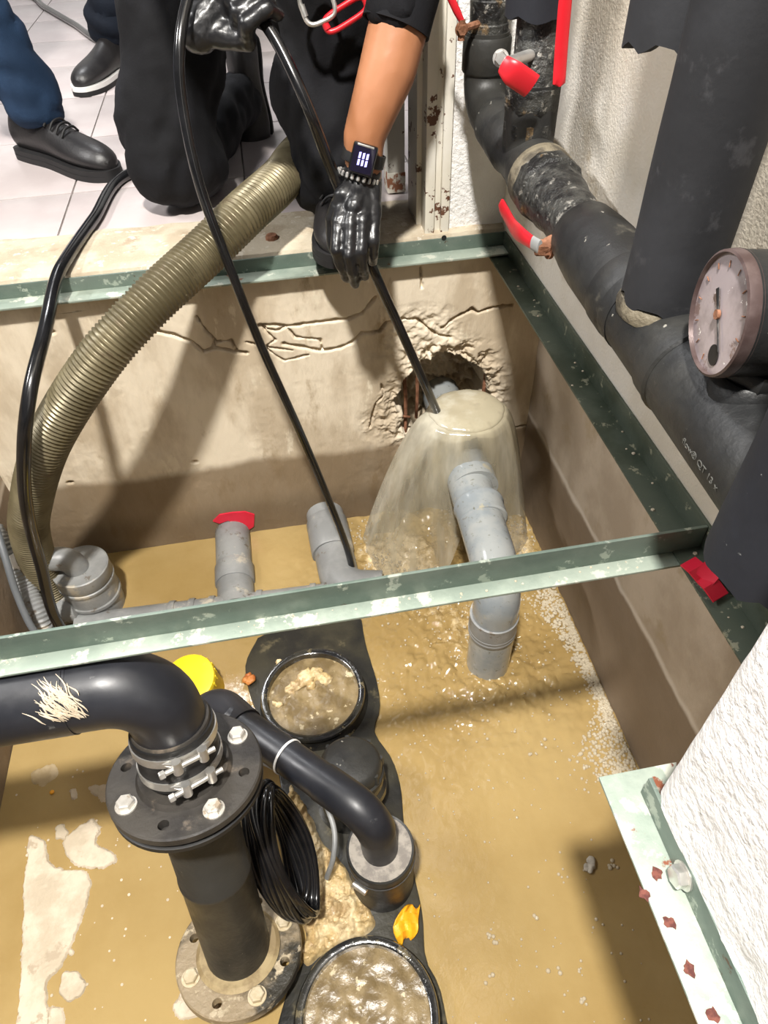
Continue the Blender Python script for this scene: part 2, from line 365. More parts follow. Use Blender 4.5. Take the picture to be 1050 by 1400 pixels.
def back_wall():
    x0, x1, z0, z1 = XL - .05, XR + .02, ZB, -.035
    nx, nz_ = 540, 350
    xs = np.linspace(x0, x1, nx); zs = np.concatenate([np.linspace(z0, -.74, 16, endpoint=False), np.linspace(-.74, z1, nz_-16)])
    Xg, Zg = np.meshgrid(xs, zs)
    dep = np.zeros_like(Xg)
    jit = np.array([[noise.noise(V((x*60, 0, z*60))) for x in xs] for z in zs])
    big = np.array([[noise.fractal(V((x*9, 3, z*9)), 1, 2, 4) for x in xs] for z in zs])
    rough = np.array([[noise.fractal(V((x*38, 7, z*38)), .8, 2, 5) for x in xs] for z in zs])
    dep += big*.0016 + rough*.0005
    for (ax_, az_, bx, bz, wdt) in segs:
        dx, dz = bx-ax_, bz-az_; l2 = dx*dx+dz*dz
        t = np.clip(((Xg-ax_)*dx + (Zg-az_)*dz)/l2, 0, 1)
        d = np.hypot(Xg-ax_-t*dx, Zg-az_-t*dz) + jit*.0025
        dep = np.maximum(dep, .016*np.clip(1.15 - d/(wdt*1.25), 0, 1))
    # flaked shell below the wide crack
    sh = np.clip(1 - np.hypot((Xg-.27)/.13, (Zg+.205)/.085), 0, 1)
    dep += np.clip(sh*2, 0, 1)*(.004 + rough*.006)
    # spalled rough ring and the hole itself
    cx, cz = .345, -.40
    rr = np.hypot((Xg-cx)/.115, (Zg-cz)/.115) + big*.30 + rough*.10
    ring = np.clip((1.65-rr)/.5, 0, 1)
    dep += ring*(.008 + rough*.012)
    up = np.clip(1-np.hypot((Xg-.36)/.11, (Zg+.262)/.045), 0, 1)
    dep += np.clip(up*2, 0, 1)*rough*.014
    hole = np.clip((1.0-rr)/.10, 0, 1)
    dep += hole*(.12 + rough*.02)
    # nail holes
    for px, py in ((266, 632), (96, 660), (70, 455)):
        p = ay(px, py, YB); dep = np.maximum(dep, .01*np.clip(1.6-np.hypot((Xg-p.x)/.006, (Zg-p.z)/.004), 0, 1))
    Yg = YB + dep
    vs = np.stack([Xg, Yg, Zg], -1).reshape(-1, 3)
    idx = np.arange(len(zs)*nx).reshape(len(zs), nx)
    q = np.stack([idx[:-1, :-1], idx[:-1, 1:], idx[1:, 1:], idx[1:, :-1]], -1).reshape(-1, 4)
    me = bpy.data.meshes.new('wall_back'); me.from_pydata(vs.tolist(), [], q.tolist()); me.update()
    me.materials.append(m_wall)
    me.polygons.foreach_set('use_smooth', [True]*len(me.polygons))
    o = bpy.data.objects.new('wall_back', me); COL.objects.link(o); return o
wb = tag(back_wall(), 'cracked tan concrete back wall of the pit with broken hole', 'wall', kind='structure')
for px, za, zb, r in ((553, -.29, -.50, .0045), (569, -.28, -.44, .004), (660, -.275, -.40, .0045), (677, -.29, -.46, .004)):
    x = ay(px, 540, YB+.03).x
    MB().sweep(spline([(x, YB+.028, zb), (x+.003, YB+.032, (za+zb)/2), (x-.002, YB+.028, za)], .01), r, 8).build('rebar', m_rust, wb)
MB().sweep([ay(520, 566, YB+.012), ay(560, 570, YB+.02)], .003, 8).build('rebar', m_rust, wb)
def plain_wall(name, o0, du, dv, nu, nv, mat, amp, label, cat='wall'):
    o0, du, dv = V(o0), V(du), V(dv); n_ = du.cross(dv).normalized(); vs = []
    for j in range(nv+1):
        for i in range(nu+1):
            p = o0 + du*(i/nu) + dv*(j/nv); vs.append(p + n_*(noise.fractal(p*9, 1, 2, 5)*amp))
    fs = [[j*(nu+1)+i, j*(nu+1)+i+1, (j+1)*(nu+1)+i+1, (j+1)*(nu+1)+i] for j in range(nv) for i in range(nu)]
    o = fromdata(name, vs, fs, mat); tag(o, label, cat, kind='structure'); return o
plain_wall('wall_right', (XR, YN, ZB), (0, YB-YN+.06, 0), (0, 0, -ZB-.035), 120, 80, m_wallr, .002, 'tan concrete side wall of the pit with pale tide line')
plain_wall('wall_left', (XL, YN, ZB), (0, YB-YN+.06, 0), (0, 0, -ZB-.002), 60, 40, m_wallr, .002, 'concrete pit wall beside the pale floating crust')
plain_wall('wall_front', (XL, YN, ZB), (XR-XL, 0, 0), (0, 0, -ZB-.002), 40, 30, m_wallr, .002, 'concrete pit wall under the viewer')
tag(MB().box((XL-.05, YN-.05, ZB-.05), (XR+.05, YB+.06, ZB)).build('floor_pit', m_wallr), 'concrete bottom of the flooded pit', 'floor', kind='structure')

# ---- room floor: grout bed with single tiles
fl = MB().box((-2.6, 1.46, -.10), (2.2, 5.2, -.004)).box((-2.6, -1.2, -.10), (XL, 1.46, -.004)).build('floor', m_mortar, smooth=False)
tag(fl, 'pale tiled floor of the room behind the pit', 'floor', kind='structure')
tile_me = MB().box((0, 0, -.012), (.376, .366, 0)).build('tile', m_tile, None, True, .0015)
base_me = tile_me.data; bpy.data.objects.remove(tile_me)
ys = [1.46, 1.685] + [1.685 + .37*k for k in range(1, 9)]
row0 = None
for j in range(len(ys)-1):
    for i in range(-4, 5):
        x = -.415 + .38*i
        if j == 0:
            if row0 is None:
                t0 = MB().box((0, 0, -.012), (.376, .221, 0)).build('tile', m_tile, None, True, .0015); row0 = t0.data; bpy.data.objects.remove(t0)
            me = row0
        else: me = base_me
        o = bpy.data.objects.new('tile', me); COL.objects.link(o); o.parent = fl; o.location = (x, ys[j], random.uniform(0, .0008))
plain_wall('wall_far', (-2.6, 5.0, 0), (4.8, 0, 0), (0, 0, 2.8), 30, 20, m_plaster, .001, 'white wall at the far end of the tiled room')
# ---- concrete sill between tiles and pit
def sill():
    nu, prof = 160, [(1.262, -.06), (1.278, -.012), (1.285, .002), (1.30, .006), (1.35, .008), (1.40, .007), (1.44, .005), (1.462, .002), (1.466, -.03)]
    vs = []; fs = []
    for i in range(nu+1):
        x = -2.6 + (2.6+.46)*(i/nu)
        for (y, z) in prof: vs.append(V((x, y + noise.noise(V((x*8, y*9, 2)))*.004, z + noise.fractal(V((x*14, y*14, 5)), 1, 2, 4)*.003)))
    k = len(prof)
    fs = [[i*k+j, i*k+j+1, (i+1)*k+j+1, (i+1)*k+j] for i in range(nu) for j in range(k-1)]
    o = fromdata('trim_1', vs, [f[::-1] for f in fs], m_sill); return tag(o, 'rough beige concrete sill between tiles and pit', 'sill', kind='structure')
sill()
tag(MB().lathe([(.004, .010), (.010, .009), (.013, .004), (.013, -.004)], az(372, 327, .006), (0, 0, 1), 9).build('spot', m_rust), 'flat brown pebble lying on the concrete sill', 'spot')  # flat brown disc over a dark spot on the sill
# ---- upper walls, door frame
def slab(name, a, b, mat, label):
    o = MB().box(a, b).build(name, mat, None, True, .004); return tag(o, label, 'wall', kind='structure')
slab('wall_pipes', (.455, .10, -.04), (.75, 1.5, 2.6), m_plaster2, 'stained white plaster wall with beige shade in its colour behind the black pipes')
slab('wall_corner', (.343, 1.302, 0), (.47, 1.5, 2.6), m_plaster, 'narrow white wall between door frame and black pipes')
slab('wall_partition', (.47, 1.5, 0), (2.2, 1.62, 2.6), m_plaster, 'white partition beyond the door frame')
# near white wall, rough plaster, built as a lumpy block
def near_wall():
    nu, nv = 90, 150; vs = []; fs = []
    y1, y0 = .207, -1.2
    prof = [(0, t) for t in np.linspace(0, 1, nv)]
    for i in range(nu+1):
        z = -.002 + 2.4*(i/nu)**1.6
        for j in range(nv):
            t = j/(nv-1)
            if t < .7: y = y0 + (y1-y0)*(t/.7)**.6; x = .256
            else: y = y1; x = .256 + (t-.7)/.3*.22
            e = min(abs(y-y1), .02)/.02 if t < .7 else min(x-.256, .02)/.02
            n1 = noise.fractal(V((x*30, y*30, z*30)), 1, 2, 4)*.003
            vs.append((x + n1 + (1-e)*.006, y - (1-e)*.006 + n1, z))
    fs = [[i*nv+j, i*nv+j+1, (i+1)*nv+j+1, (i+1)*nv+j] for i in range(nu) for j in range(nv-1)]
    o = fromdata('wall_near', vs, [f[::-1] for f in fs], m_plaster)
    return tag(o, 'bright white rough plaster wall corner standing beside the pit', 'wall', kind='structure')
near_wall()
door = tag(MB().box((.297, 1.292, .003), (.315, 1.33, 2.1)).box((.315, 1.300, .003), (.328, 1.33, 2.1)).box((.328, 1.292, .003), (.344, 1.33, 2.1)).build('door_1', m_jamb, None, True, .0015),
           'cream painted metal door frame with rust chips', 'door frame', kind='structure')
MB().box((.288, 1.33, .003), (.300, 1.41, 2.1)).build('reveal', m_jamb, door, True, .001)
MB().box((.263, 1.50, .012), (.300, 1.54, 2.1)).build('stop_post', m_jamb, door, True, .002)
MB().box((.262, 1.499, .004), (.301, 1.541, .045)).build('rusted_foot', M('rust_patch', (.30, .12, .06), (.72, .68, .58), 45, .7, lo=.42, hi=.5), door, True, .002)
MB().box((.284, 1.46, .38), (.296, 1.50, .47)).build('hinge', m_fit, door, True, .002)

# ================================================================== WATER
def water():
    nx, ny = 300, 380
    xs = np.linspace(XL, XR+.004, nx); yy = np.linspace(YN, YB+.05, ny); vs = []; fr = []
    for y in yy:
        for x in xs:
            d1 = math.hypot((x-.33)/.24, (y-1.06)/.20); d2 = math.hypot((x-.335)/.22, (y-.80)/.20)
            a = max(math.exp(-d1*d1*.8), .75*math.exp(-d2*d2*.9)); dr = math.hypot(x-.3, y-1.0)
            n1 = noise.fractal(V((x*24, y*24, 0)), .6, 2.1, 4)
            z = Zw + a*(.014*n1 + .005*noise.noise(V((x*75, y*75, 9)))) + .0007*noise.noise(V((x*14, y*14, 4))) + .0012*a*math.sin(dr*140) + .0006*math.exp(-dr*1.2)*math.sin(dr*90)
            vs.append((x, y, z))
            wl = max(0, 1-abs(x-XR)/.05)*(.75 if y > .35 else .3)
            f0 = .74*math.exp(-((x-.19)/.14)**2-((y-1.10)/.15)**2) + .62*math.exp(-((x-.50)/.05)**2-((y-1.1)/.12)**2) + .47*math.exp(-((x-.33)/.2)**2-((y-.86)/.16)**2)
            fr.append(min(.85, f0 + .3*wl))
    idx = np.arange(nx*ny).reshape(ny, nx)
    q = np.stack([idx[:-1, :-1], idx[:-1, 1:], idx[1:, 1:], idx[1:, :-1]], -1).reshape(-1, 4).tolist()
    o = fromdata('water', vs, q, m_water)
    at = o.data.attributes.new('froth', 'FLOAT', 'POINT'); at.data.foreach_set('value', fr)
    return tag(o, 'murky yellow brown water flooding the concrete pit', 'water', kind='stuff')
water()
def bubbles():
    mb = MB()
    def bub(x, y, r): mb.ball((x, y, Zw + r*.1), r, 8, 6)
    for k in range(2300):                       # foam bank along the side wall
        y = random.uniform(.36, 1.0); w_ = .02 + .075*math.exp(-((y-.50)/.08)**2) + .06*math.exp(-((y-.95)/.14)**2)
        x = XR - .004 - abs(random.gauss(0, .55))*w_
        if x > XR - .13: bub(x, y, random.uniform(.0016, .0045))
    for k in range(700):                       # loose bubbles around the outlets
        a = random.uniform(0, 2*PI); r = abs(random.gauss(0, .2)); x = .36 + math.cos(a)*r*.9; y = .86 + math.sin(a)*r*1.2
        if x < XR-.01 and y < YB-.01 and x > .1: bub(x, y, random.uniform(.0012, .0032))
    for k in range(900):                       # churned foam round the foot of the falling water
        a = random.uniform(0, 2*PI); c, q = math.cos(a), math.sin(a)
        r = .085 + .12*max(0, -c) + .07*max(0, c) + random.gauss(.02, .026); x, y = GX + c*r, GY + q*r*.95
        if x < XR-.006 and y < YB-.008 and not (abs(c) < .4 and q < 0): bub(x, y, random.uniform(.0015, .0042))
    for k in range(220):
        x = random.uniform(.0, .2); y = random.uniform(1.02, YB-.006); bub(x, y, random.uniform(.001, .003))
    for k in range(150):
        x = random.uniform(.08, .42); y = random.uniform(.1, .8); bub(x, y, random.uniform(.001, .0026))
    for px, py, n in ((672, 1283, 6), (668, 1335, 3), (794, 1322, 5), (755, 1325, 3), (728, 1030, 4), (742, 1018, 3), (800, 1368, 4), (838, 1180, 6), (766, 1200, 4), (730, 1250, 2)):
        p = az(px, py, Zw)
        for k in range(n): bub(p.x + random.gauss(0, .006), p.y + random.gauss(0, .005), random.uniform(.0018, .0042))
    o = mb.build('foam', m_bub, fix=False); return tag(o, 'tiny foam bubbles drifting on the brown water', 'foam', kind='stuff')
bubbles()
# water pouring over the broken joint: dome plus falling sheet
def cascade():
    na, nr = 96, 60; vs = []; th = []; fs = []
    cx, cy, zt = GX, GY, -.309
    for i in range(nr+1):
        t = i/nr
        for j in range(na):
            a = 2*PI*j/na; c, s = math.cos(a), math.sin(a)       # s<0 faces the viewer
            ex = .135*max(0, -c) + .07*max(0, c)                  # sheet thrown further to the open side
            zend = Zw if abs(c) > .42 or s > 0 else Zw + (.285)*(1-abs(c)/.42)
            if t < .25:
                u = t/.25; r = .083*math.sin(u*PI/2); z = zt - .018*(1-math.cos(u*PI/2)); k = 1.15
            else:
                u = (t-.25)/.75; r = .083 + (.028*u**.5 + ex*u)*(1 if s < .2 else .55); z = zt - .018 + (zend - zt + .018)*(u**1.35)
                k = 1.0 - .60*u**.8 + .2*u**4 - (.22*max(0, -s-.2) if u > .1 else 0)
            wv = noise.noise(V((c*3.3, s*3.3, t*1.2)))*.012*t + noise.noise(V((c*9, s*9, t*.8)))*.005*t
            r += wv
            x, y = cx + c*r*.98, cy + s*r*(.85 if s > 0 else .92)
            y = min(y, YB - .003); x = min(x, XR - .006)
            vs.append((x, y, z)); th.append(k)
    fs = [[i*na+j, (i+1)*na+j, (i+1)*na+(j+1) % na, i*na+(j+1) % na] for i in range(nr) for j in range(na)]
    o = fromdata('overflow_water', vs, fs, m_casc)
    at = o.data.attributes.new('thick', 'FLOAT', 'POINT'); at.data.foreach_set('value', th)
    return tag(o, 'sheet of dirty water welling up and pouring over the pipe joint', 'water', kind='stuff')
cascade()

# ================================================================== STEEL FRAME
fr = thing('steel_edging', 'green angle iron rim around the pit opening', 'frame', (.43, 1.25, -.03))
T = .004
def rail_part(name, boxes, mat, parent, bevel=.0008):
    mb = MB()
    for a, b in boxes: mb.box(a, b)
    return mb.build(name, mat, parent, True, bevel)
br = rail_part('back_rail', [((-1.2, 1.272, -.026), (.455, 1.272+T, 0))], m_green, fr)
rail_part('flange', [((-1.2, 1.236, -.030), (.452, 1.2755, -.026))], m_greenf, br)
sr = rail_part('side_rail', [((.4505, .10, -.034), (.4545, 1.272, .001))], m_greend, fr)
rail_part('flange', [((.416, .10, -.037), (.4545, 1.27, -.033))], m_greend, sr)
for px, py in ((607, 325),): MB().lathe([(.005, 0), (.005, .0006)], (ay(px, py, 1.2715)), (0, -1, 0), 14).build('rivet_hole', m_rub, br)
cb = thing('angle_iron_crossbar', 'green angle iron bar laid straight across the pit', 'crossbar', (0, .465, -.036))
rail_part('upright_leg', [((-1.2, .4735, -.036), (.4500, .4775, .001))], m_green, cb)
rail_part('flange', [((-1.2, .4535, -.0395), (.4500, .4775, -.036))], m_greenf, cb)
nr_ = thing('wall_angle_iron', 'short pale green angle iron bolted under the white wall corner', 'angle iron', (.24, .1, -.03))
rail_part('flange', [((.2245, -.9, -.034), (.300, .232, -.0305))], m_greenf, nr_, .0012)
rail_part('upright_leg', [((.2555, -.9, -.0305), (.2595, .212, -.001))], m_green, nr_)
for k, (px, py, d) in enumerate(((912, 1203, 1),)):
    mb = MB(); p = V((.2555, .137, -.016)); hexbolt(mb, p, (-1, 0, .1), .0095, .010); mb.build('bolt', m_steel, nr_)
for px, py in ((898, 1195), (880, 1222), (915, 1262), (942, 1325), (975, 1388)):
    p = az(px, py, -.0305); mb = MB()
    poly = [(p.x + random.uniform(.7, 1.3)*.0045*math.cos(a), p.y + random.uniform(.6, 1.4)*.005*math.sin(a)) for a in np.linspace(0, 2*PI, 15)[:-1]]
    mb.prism(poly, -.0306, -.0298).build('rust_stain', M('red_rust', (.07, .016, .012), (.15, .045, .03), 160, .8), nr_)
# red tape on the rail
mb = MB()
def strip(mb, pts, wv, th=.002):
    pts = [V(p) for p in pts]; wv = V(wv); vs = []
    for p in pts: vs += [p - wv, p + wv, p + wv + V((0, 0, th)), p - wv + V((0, 0, th))]
    fs = []
    for i in range(len(pts)-1):
        for j in range(4): fs.append([i*4+j, i*4+(j+1) % 4, (i+1)*4+(j+1) % 4, (i+1)*4+j])
    fs += [[0, 1, 2, 3], [(len(pts)-1)*4+j for j in range(4)][::-1]]
    mb.add(vs, fs)
tp = [az(940, 768, -.026), az(952, 778, -.018), az(962, 790, -.024), az(972, 800, -.018), az(985, 818, -.028)]
strip(mb, tp, (.011, .004, 0)); strip(mb, [p + V((.006, .002, .004 if i % 2 else .001)) for i, p in enumerate(tp[1:4])], (.010, .006, .003))
tag(mb.build('red_tape', m_redt), 'crumpled red tape stuck on the rail at the crossbar end', 'tape')
# grit lying on the rails
mb = MB()
for k in range(18):
    y = random.uniform(.25, 1.2); x = random.uniform(.418, .449); mb.ball((x, y, -.0325), random.uniform(.0012, .003), 6, 4, .6)
for k in range(40):
    mb.ball((random.uniform(-.4, .4), random.uniform(.456, .472), -.0358), random.uniform(.0006, .0018), 6, 4, .6)
tag(mb.build('grit', m_crust, fix=False), 'pale grit scattered on the steel rails', 'grit', kind='stuff')

# ================================================================== PUMP DISCHARGE (big black elbow, coupling, flanges)
pd = thing('discharge_pipe', 'thick black pipe elbow clamped to a bolted flange stack', 'pipe', (-.21, .31, Zw))
e0 = V((-.206, .452, -.091))
fc = az(252, 1051, -.245); lc = az(327, 1300, -.675)          # flange centres
axd = (fc - lc).normalized()
top = e0 + V((0.004, -.008, -.070))
pts = bend((-.90, .466, -.095), (e0.x, e0.y, e0.z), top + V((0, -.004, -.03)), .055, 12)
MB().sweep(pts, .044, 36).build('elbow', m_blk, pd)
MB().lathe([(.0455, 0), (.0455, .006)], V((-.285, .456, -.092)), (-1, 0, 0), 36).build('seam', m_blk, pd)
MB().sweep([(-.90, .466, -.095), (-.288, .4555, -.092)], .0466, 36).build('socket', m_blk, pd)
MB().lathe([(.0465, 0), (.0475, .003), (.0475, .009), (.046, .012)], top + V((0, 0, -.004)), -axd, 40).build('lip', m_flange, pd)
cA = top + V((0, -.002, -.012)); cB = fc + axd*.012
cd = (cB - cA).normalized(); cl = (cB - cA).length
MB().lathe([(.050, 0), (.0505, .006), (.0495, .012), (.0495, cl*.45), (.0485, cl*.5), (.0495, cl*.55), (.0495, cl-.004), (.049, cl)], cA, cd, 40).build('rubber_coupling', m_rub, pd)
def clamp(c, d, r, ang, parent):
    d = V(d).normalized(); cl_ = MB().lathe([(r, -.0055), (r+.0016, -.0055), (r+.0016, .0055), (r, .0055)], c, d, 48, False).build('hose_clamp', m_steel, parent)
    f = V((math.cos(ang), math.sin(ang), 0)); f = (f - d*f.dot(d)).normalized(); s = d.cross(f)
    p = c + f*(r+.007)
    MB().sweep([p - s*.030, p + s*.030], .0034, 12).build('screw', m_steel, cl_)
    for sg in (-.6, .6):
        q = p + s*.026*sg
        MB().sweep([q + d*.008, q - d*.009], .0058, 14).build('trunnion', m_steel, cl_)
        MB().sweep([q + d*.004 - f*.002, c + f*(r+.001) + s*sg*.055*.9 - f*.012], .0024, 8).sweep([q - d*.004 - f*.002, c + f*(r+.001) + s*sg*.055*.9 - f*.012], .0024, 8).build('band_end', m_steel, cl_)
    hb = MB(); hexbolt(hb, p + s*.029, s, .0052, .008, False); hb.build('screw_head', m_steel, cl_)
clamp(cA + cd*cl*.22, cd, .0505, -1.15, pd)
clamp(cA + cd*cl*.80, cd, .0500, -1.10, pd)
# upper flange pair
u = (V((42., 64., 0)),)
def ring_dirs(d, px0, py0, c, z):
    p = az(px0, py0, z); e = (p - c); e = (e - d*e.dot(d)).normalized(); return e, d.cross(e)
e1, e2 = ring_dirs(axd, 294, 1115, fc, fc.z)
Rb = .0765
o = MB().lathe([(.05, .004), (.056, .006), (.060, -.002), (.094, -.002), (.096, -.004), (.096, -.013), (.094, -.015), (.05, -.015)], fc, axd, 64, True).build('upper_flange', m_flange, pd)
cutter(o, [(fc + (e1*math.cos(a) + e2*math.sin(a))*Rb, axd, .0068, .05) for a in (PI/4, 3*PI/4, 5*PI/4, 7*PI/4)])
for a in (0, PI/2, PI, 3*PI/2):
    mb = MB(); hexbolt(mb, fc - axd*.002 + (e1*math.cos(a) + e2*math.sin(a))*Rb, axd, .0105, .011); mb.build('bolt', m_bolt, pd)
MB().lathe([(.075, -.0155), (.083, -.0155), (.083, -.021), (.075, -.021)], fc, axd, 56).build('gasket', m_flange, pd)
MB().lathe([(.092, -.021), (.095, -.022), (.095, -.028), (.088, -.034), (.05, -.036)], fc, axd, 64).build('backing_flange', m_rub, pd)
# spool down to the lower flange
Ls = (fc - lc).length
MB().lathe([(.056, 0), (.056, .006), (.050, .008), (.050, Ls*.50), (.0515, Ls*.505), (.0515, Ls*.52), (.050, Ls*.525), (.0495, Ls-.03)], lc, axd, 44).build('spool', m_blkd, pd)
MB().lathe([(.064, .0035), (.066, .008), (.060, .013), (.054, .013)], lc, axd, 44).build('seal_ring', M('muddy_seal', (.22, .16, .08), (.36, .28, .15), 30, .6), pd)
e1, e2 = ring_dirs(axd, 272, 1337, lc, lc.z)
o = MB().lathe([(.050, .004), (.097, .004), (.099, .002), (.099, -.012), (.05, -.012)], lc, axd, 64).build('lower_flange', m_flangeb, pd)
cutter(o, [(lc + (e1*math.cos(a) + e2*math.sin(a))*.078, axd, .0075, .05) for a in (PI/4, 3*PI/4, 5*PI/4, 7*PI/4)])
for a in (0, PI/2, PI, 3*PI/2):
    mb = MB(); hexbolt(mb, lc + axd*.004 + (e1*math.cos(a) + e2*math.sin(a))*.078, axd, .0115, .010); mb.build('bolt', M('muddy_bolt', (.48, .40, .26), (.6, .52, .38), 40, .6, .3), pd)
# dried pale splash on the pipe: feathered strokes lying on its surface
mb = MB()
for k in range(75):
    x = -.283 + random.gauss(0, .011); a = random.uniform(.35, .95); ln = random.uniform(.2, .6); sl = random.uniform(.003, .010); pts = []
    for i in range(7):
        t = i/6; b = a + ln*t; xx = x - sl*t*2.5 + .002*math.sin(t*5+k); cy_ = .466 - .0147*(xx+.9)/.694
        pts.append(V((xx, cy_ - math.cos(b)*.0463, -.0915 + math.sin(b)*.0463)))
    mb.sweep(pts, [.0002, .0006, .0009, .0009, .0007, .0005, .0002], 6)
tag(mb.build('paint_smear', m_crust, pd), kind='stuff')

# ================================================================== SMALL BLACK PIPE
sp_ = thing('small_black_pipe', 'slim black pipe with elbow dropping into a capped black socket', 'pipe', (.032, .36, Zw))
pA = az(262, 925, -.56); pB = az(318, 982, -.50); pC = az(505, 1098, -.47); cap_t = az(520, 1160, -.565); base = az(528, 1232, Zw)
vert = V((0, 0, 1))
corner = V((cap_t.x, cap_t.y, pC.z)) + (pC-pB).normalized()*.0
el = bend(pB, (cap_t.x - .004, cap_t.y + .012, -.468), (cap_t.x, cap_t.y, cap_t.z - .01), .050, 10)
MB().sweep(el, .029, 28).build('pipe', m_blk, sp_)
MB().sweep(bend(az(245, 1000, -.60), az(300, 962, -.52), pB.lerp(el[1], .12), .06, 10), .0325, 28).build('rear_elbow', m_blk, sp_)
q = pB.lerp(el[1], .62)
MB().sweep([pB.lerp(el[1], .80), *el[1:-2]], .0305, 28).build('bend_socket', m_blk, sp_)
MB().lathe([(.030, 0), (.050, 0), (.0505, -.006), (.049, -.010)], cap_t + V((0, 0, .002)), (0, 0, 1), 36).build('sealing_ring', M('grey_seal', (.20, .18, .16), (.32, .29, .25), 60, .8, bump=.4), sp_)
MB().lathe([(.048, .001), (.0535, .003), (.0545, 0), (.0545, -.018), (.052, -.022), (.0535, -.035), (.0535, -.25)], cap_t, (0, 0, 1), 36).build('socket', m_blkd, sp_)
cl_ = MB().lathe([(.0545, -.022), (.0558, -.022), (.0558, -.029), (.0545, -.029)], cap_t, (0, 0, 1), 36, False).build('hose_clamp', m_rub, sp_)
p = az(507, 1190, cap_t.z - .026); dv = (p - cap_t); dv.z = 0; dv.normalize()
MB().sweep([cap_t + V((0, 0, -.025)) + dv*.060 - dv.cross(vert)*.012, cap_t + V((0, 0, -.025)) + dv*.060 + dv.cross(vert)*.012], .0055, 10).build('clamp_screw', m_steel, sp_)
tq = pB.lerp(el[1], .50); td = (el[1]-pB).normalized()
ti = MB().lathe([(.0295, -.002), (.0308, -.002), (.0308, .002), (.0295, .002)], tq, td, 36, False).build('cable_tie', m_midsole, sp_)
# grey wire hanging beside it
mb = MB(); mb.sweep(spline([az(355, 1040, -.55), az(400, 1062, -.56), az(436, 1085, -.60), az(456, 1130, -.62), az(456, 1170, -.64), az(447, 1200, -.69)], .006), .0048, 10)
tag(mb.build('grey_wire', m_pvc), 'thin grey wire hanging under the slim black pipe', 'wire')

# ================================================================== COIL OF BLACK CABLE
co = thing('cable_coil', 'coil of glossy black cable hanging beside the flange stack', 'cable coil', (-.12, .41, -.7))
cc = az(388, 1165, -.555); ce = az(425, 1255, -.665) - az(357, 1080, -.47)
maj = V((ce.x*.5, ce.y*.5, ce.z*.5)); L0 = maj.length
nrm = V((.93, -.30, .25)); nrm = (nrm - maj.normalized()*nrm.dot(maj.normalized())).normalized(); mn = maj.normalized().cross(nrm)
for k in range(13):
    off = nrm*(-.026 + .0075*(k % 7)) + V((0, 0, random.uniform(-.004, .004))); sc = random.uniform(.92, 1.02) - (.10 if k > 6 else 0)
    pts = [cc + off + maj*math.cos(a)*sc + mn*math.sin(a)*.046*sc + nrm*.004*math.sin(3*a+k) for a in np.linspace(0, 2*PI, 49)]
    MB().sweep(pts, .0058, 10, False).build('loop', m_cable, co)

# ================================================================== PUMP TANK with two open collars
tk = thing('pump_tank', 'black pump tank top with two open round collars', 'tank', (-.04, .5, Zw))
outl = [(352, 872), (400, 850), (470, 838), (492, 842), (500, 880), (515, 930), (520, 968), (512, 1000), (535, 1035), (548, 1075), (553, 1130), (565, 1190), (578, 1250), (582, 1310), (600, 1345), (612, 1400), (620, 1460),
        (370, 1470), (380, 1400), (398, 1340), (420, 1300), (405, 1200), (388, 1100), (372, 1020), (345, 960), (335, 910)]
poly = [az(x, y, Zw+.003) for x, y in outl]
sm_ = spline(poly + [poly[0]], .02)
MB().prism([(p.x, p.y) for p in sm_[:-1]], Zw-.12, Zw+.004).build('tank_top', m_tank, tk, True, .004)
def collar(c, R, h):
    c = V(c)
    o = MB().lathe([(R-.004, -.16), (R-.004, h-.002), (R, h), (R+.008, h-.001), (R+.010, h-.006), (R+.004, h-.012), (R+.006, h-.02), (R+.018, -.0), (R+.024, -.06)], c, (0, 0, 1), 64, False).build('collar', m_lens, tk)
    n = 56; vs = [(c.x, c.y, c.z)]; fs = []
    for i in range(1, 26):
        for j in range(n):
            a = 2*PI*j/n; r = (R-.003)*i/25; x, y = c.x + r*math.cos(a), c.y + r*math.sin(a)
            vs.append((x, y, c.z + h - .020 + noise.fractal(V((x*40, y*40, 3)), .9, 2, 4)*.0026))
    vs[0] = (c.x, c.y, c.z + h - .02)
    fs = [[0, 1+j, 1+(j+1) % n] for j in range(n)] + [[1+i*n+j, 1+(i+1)*n+j, 1+(i+1)*n+(j+1) % n, 1+i*n+(j+1) % n] for i in range(24) for j in range(n)]
    w_ = fromdata('churning_water', vs, fs, m_boil, o)
    w_.data.update(); return o
c1 = az(428, 948, Zw+.03); collar((c1.x, c1.y, Zw), .098, .036)
c2 = az(502, 1392, Zw+.03); collar((c2.x, c2.y, Zw), .100, .036)
# pale clot in the far collar
mb = MB()
for px, py, r in ((405, 935, .013), (418, 925, .017), (432, 920, .015), (445, 927, .012), (398, 940, .009), (425, 936, .010), (382, 905, .008), (378, 960, .007)):
    p = az(px, py, Zw+.022); mb.ball(p + V((0, 0, -.006)), r*1.15, 16, 12, .6)
o = mb.build('clot', m_scum); me = o.data
jiggle(me, lambda c: noise.fractal(c*110, .8, 2, 4)*.007)
tag(o, 'pale beige clot floating in the far round collar', 'scum', kind='stuff')

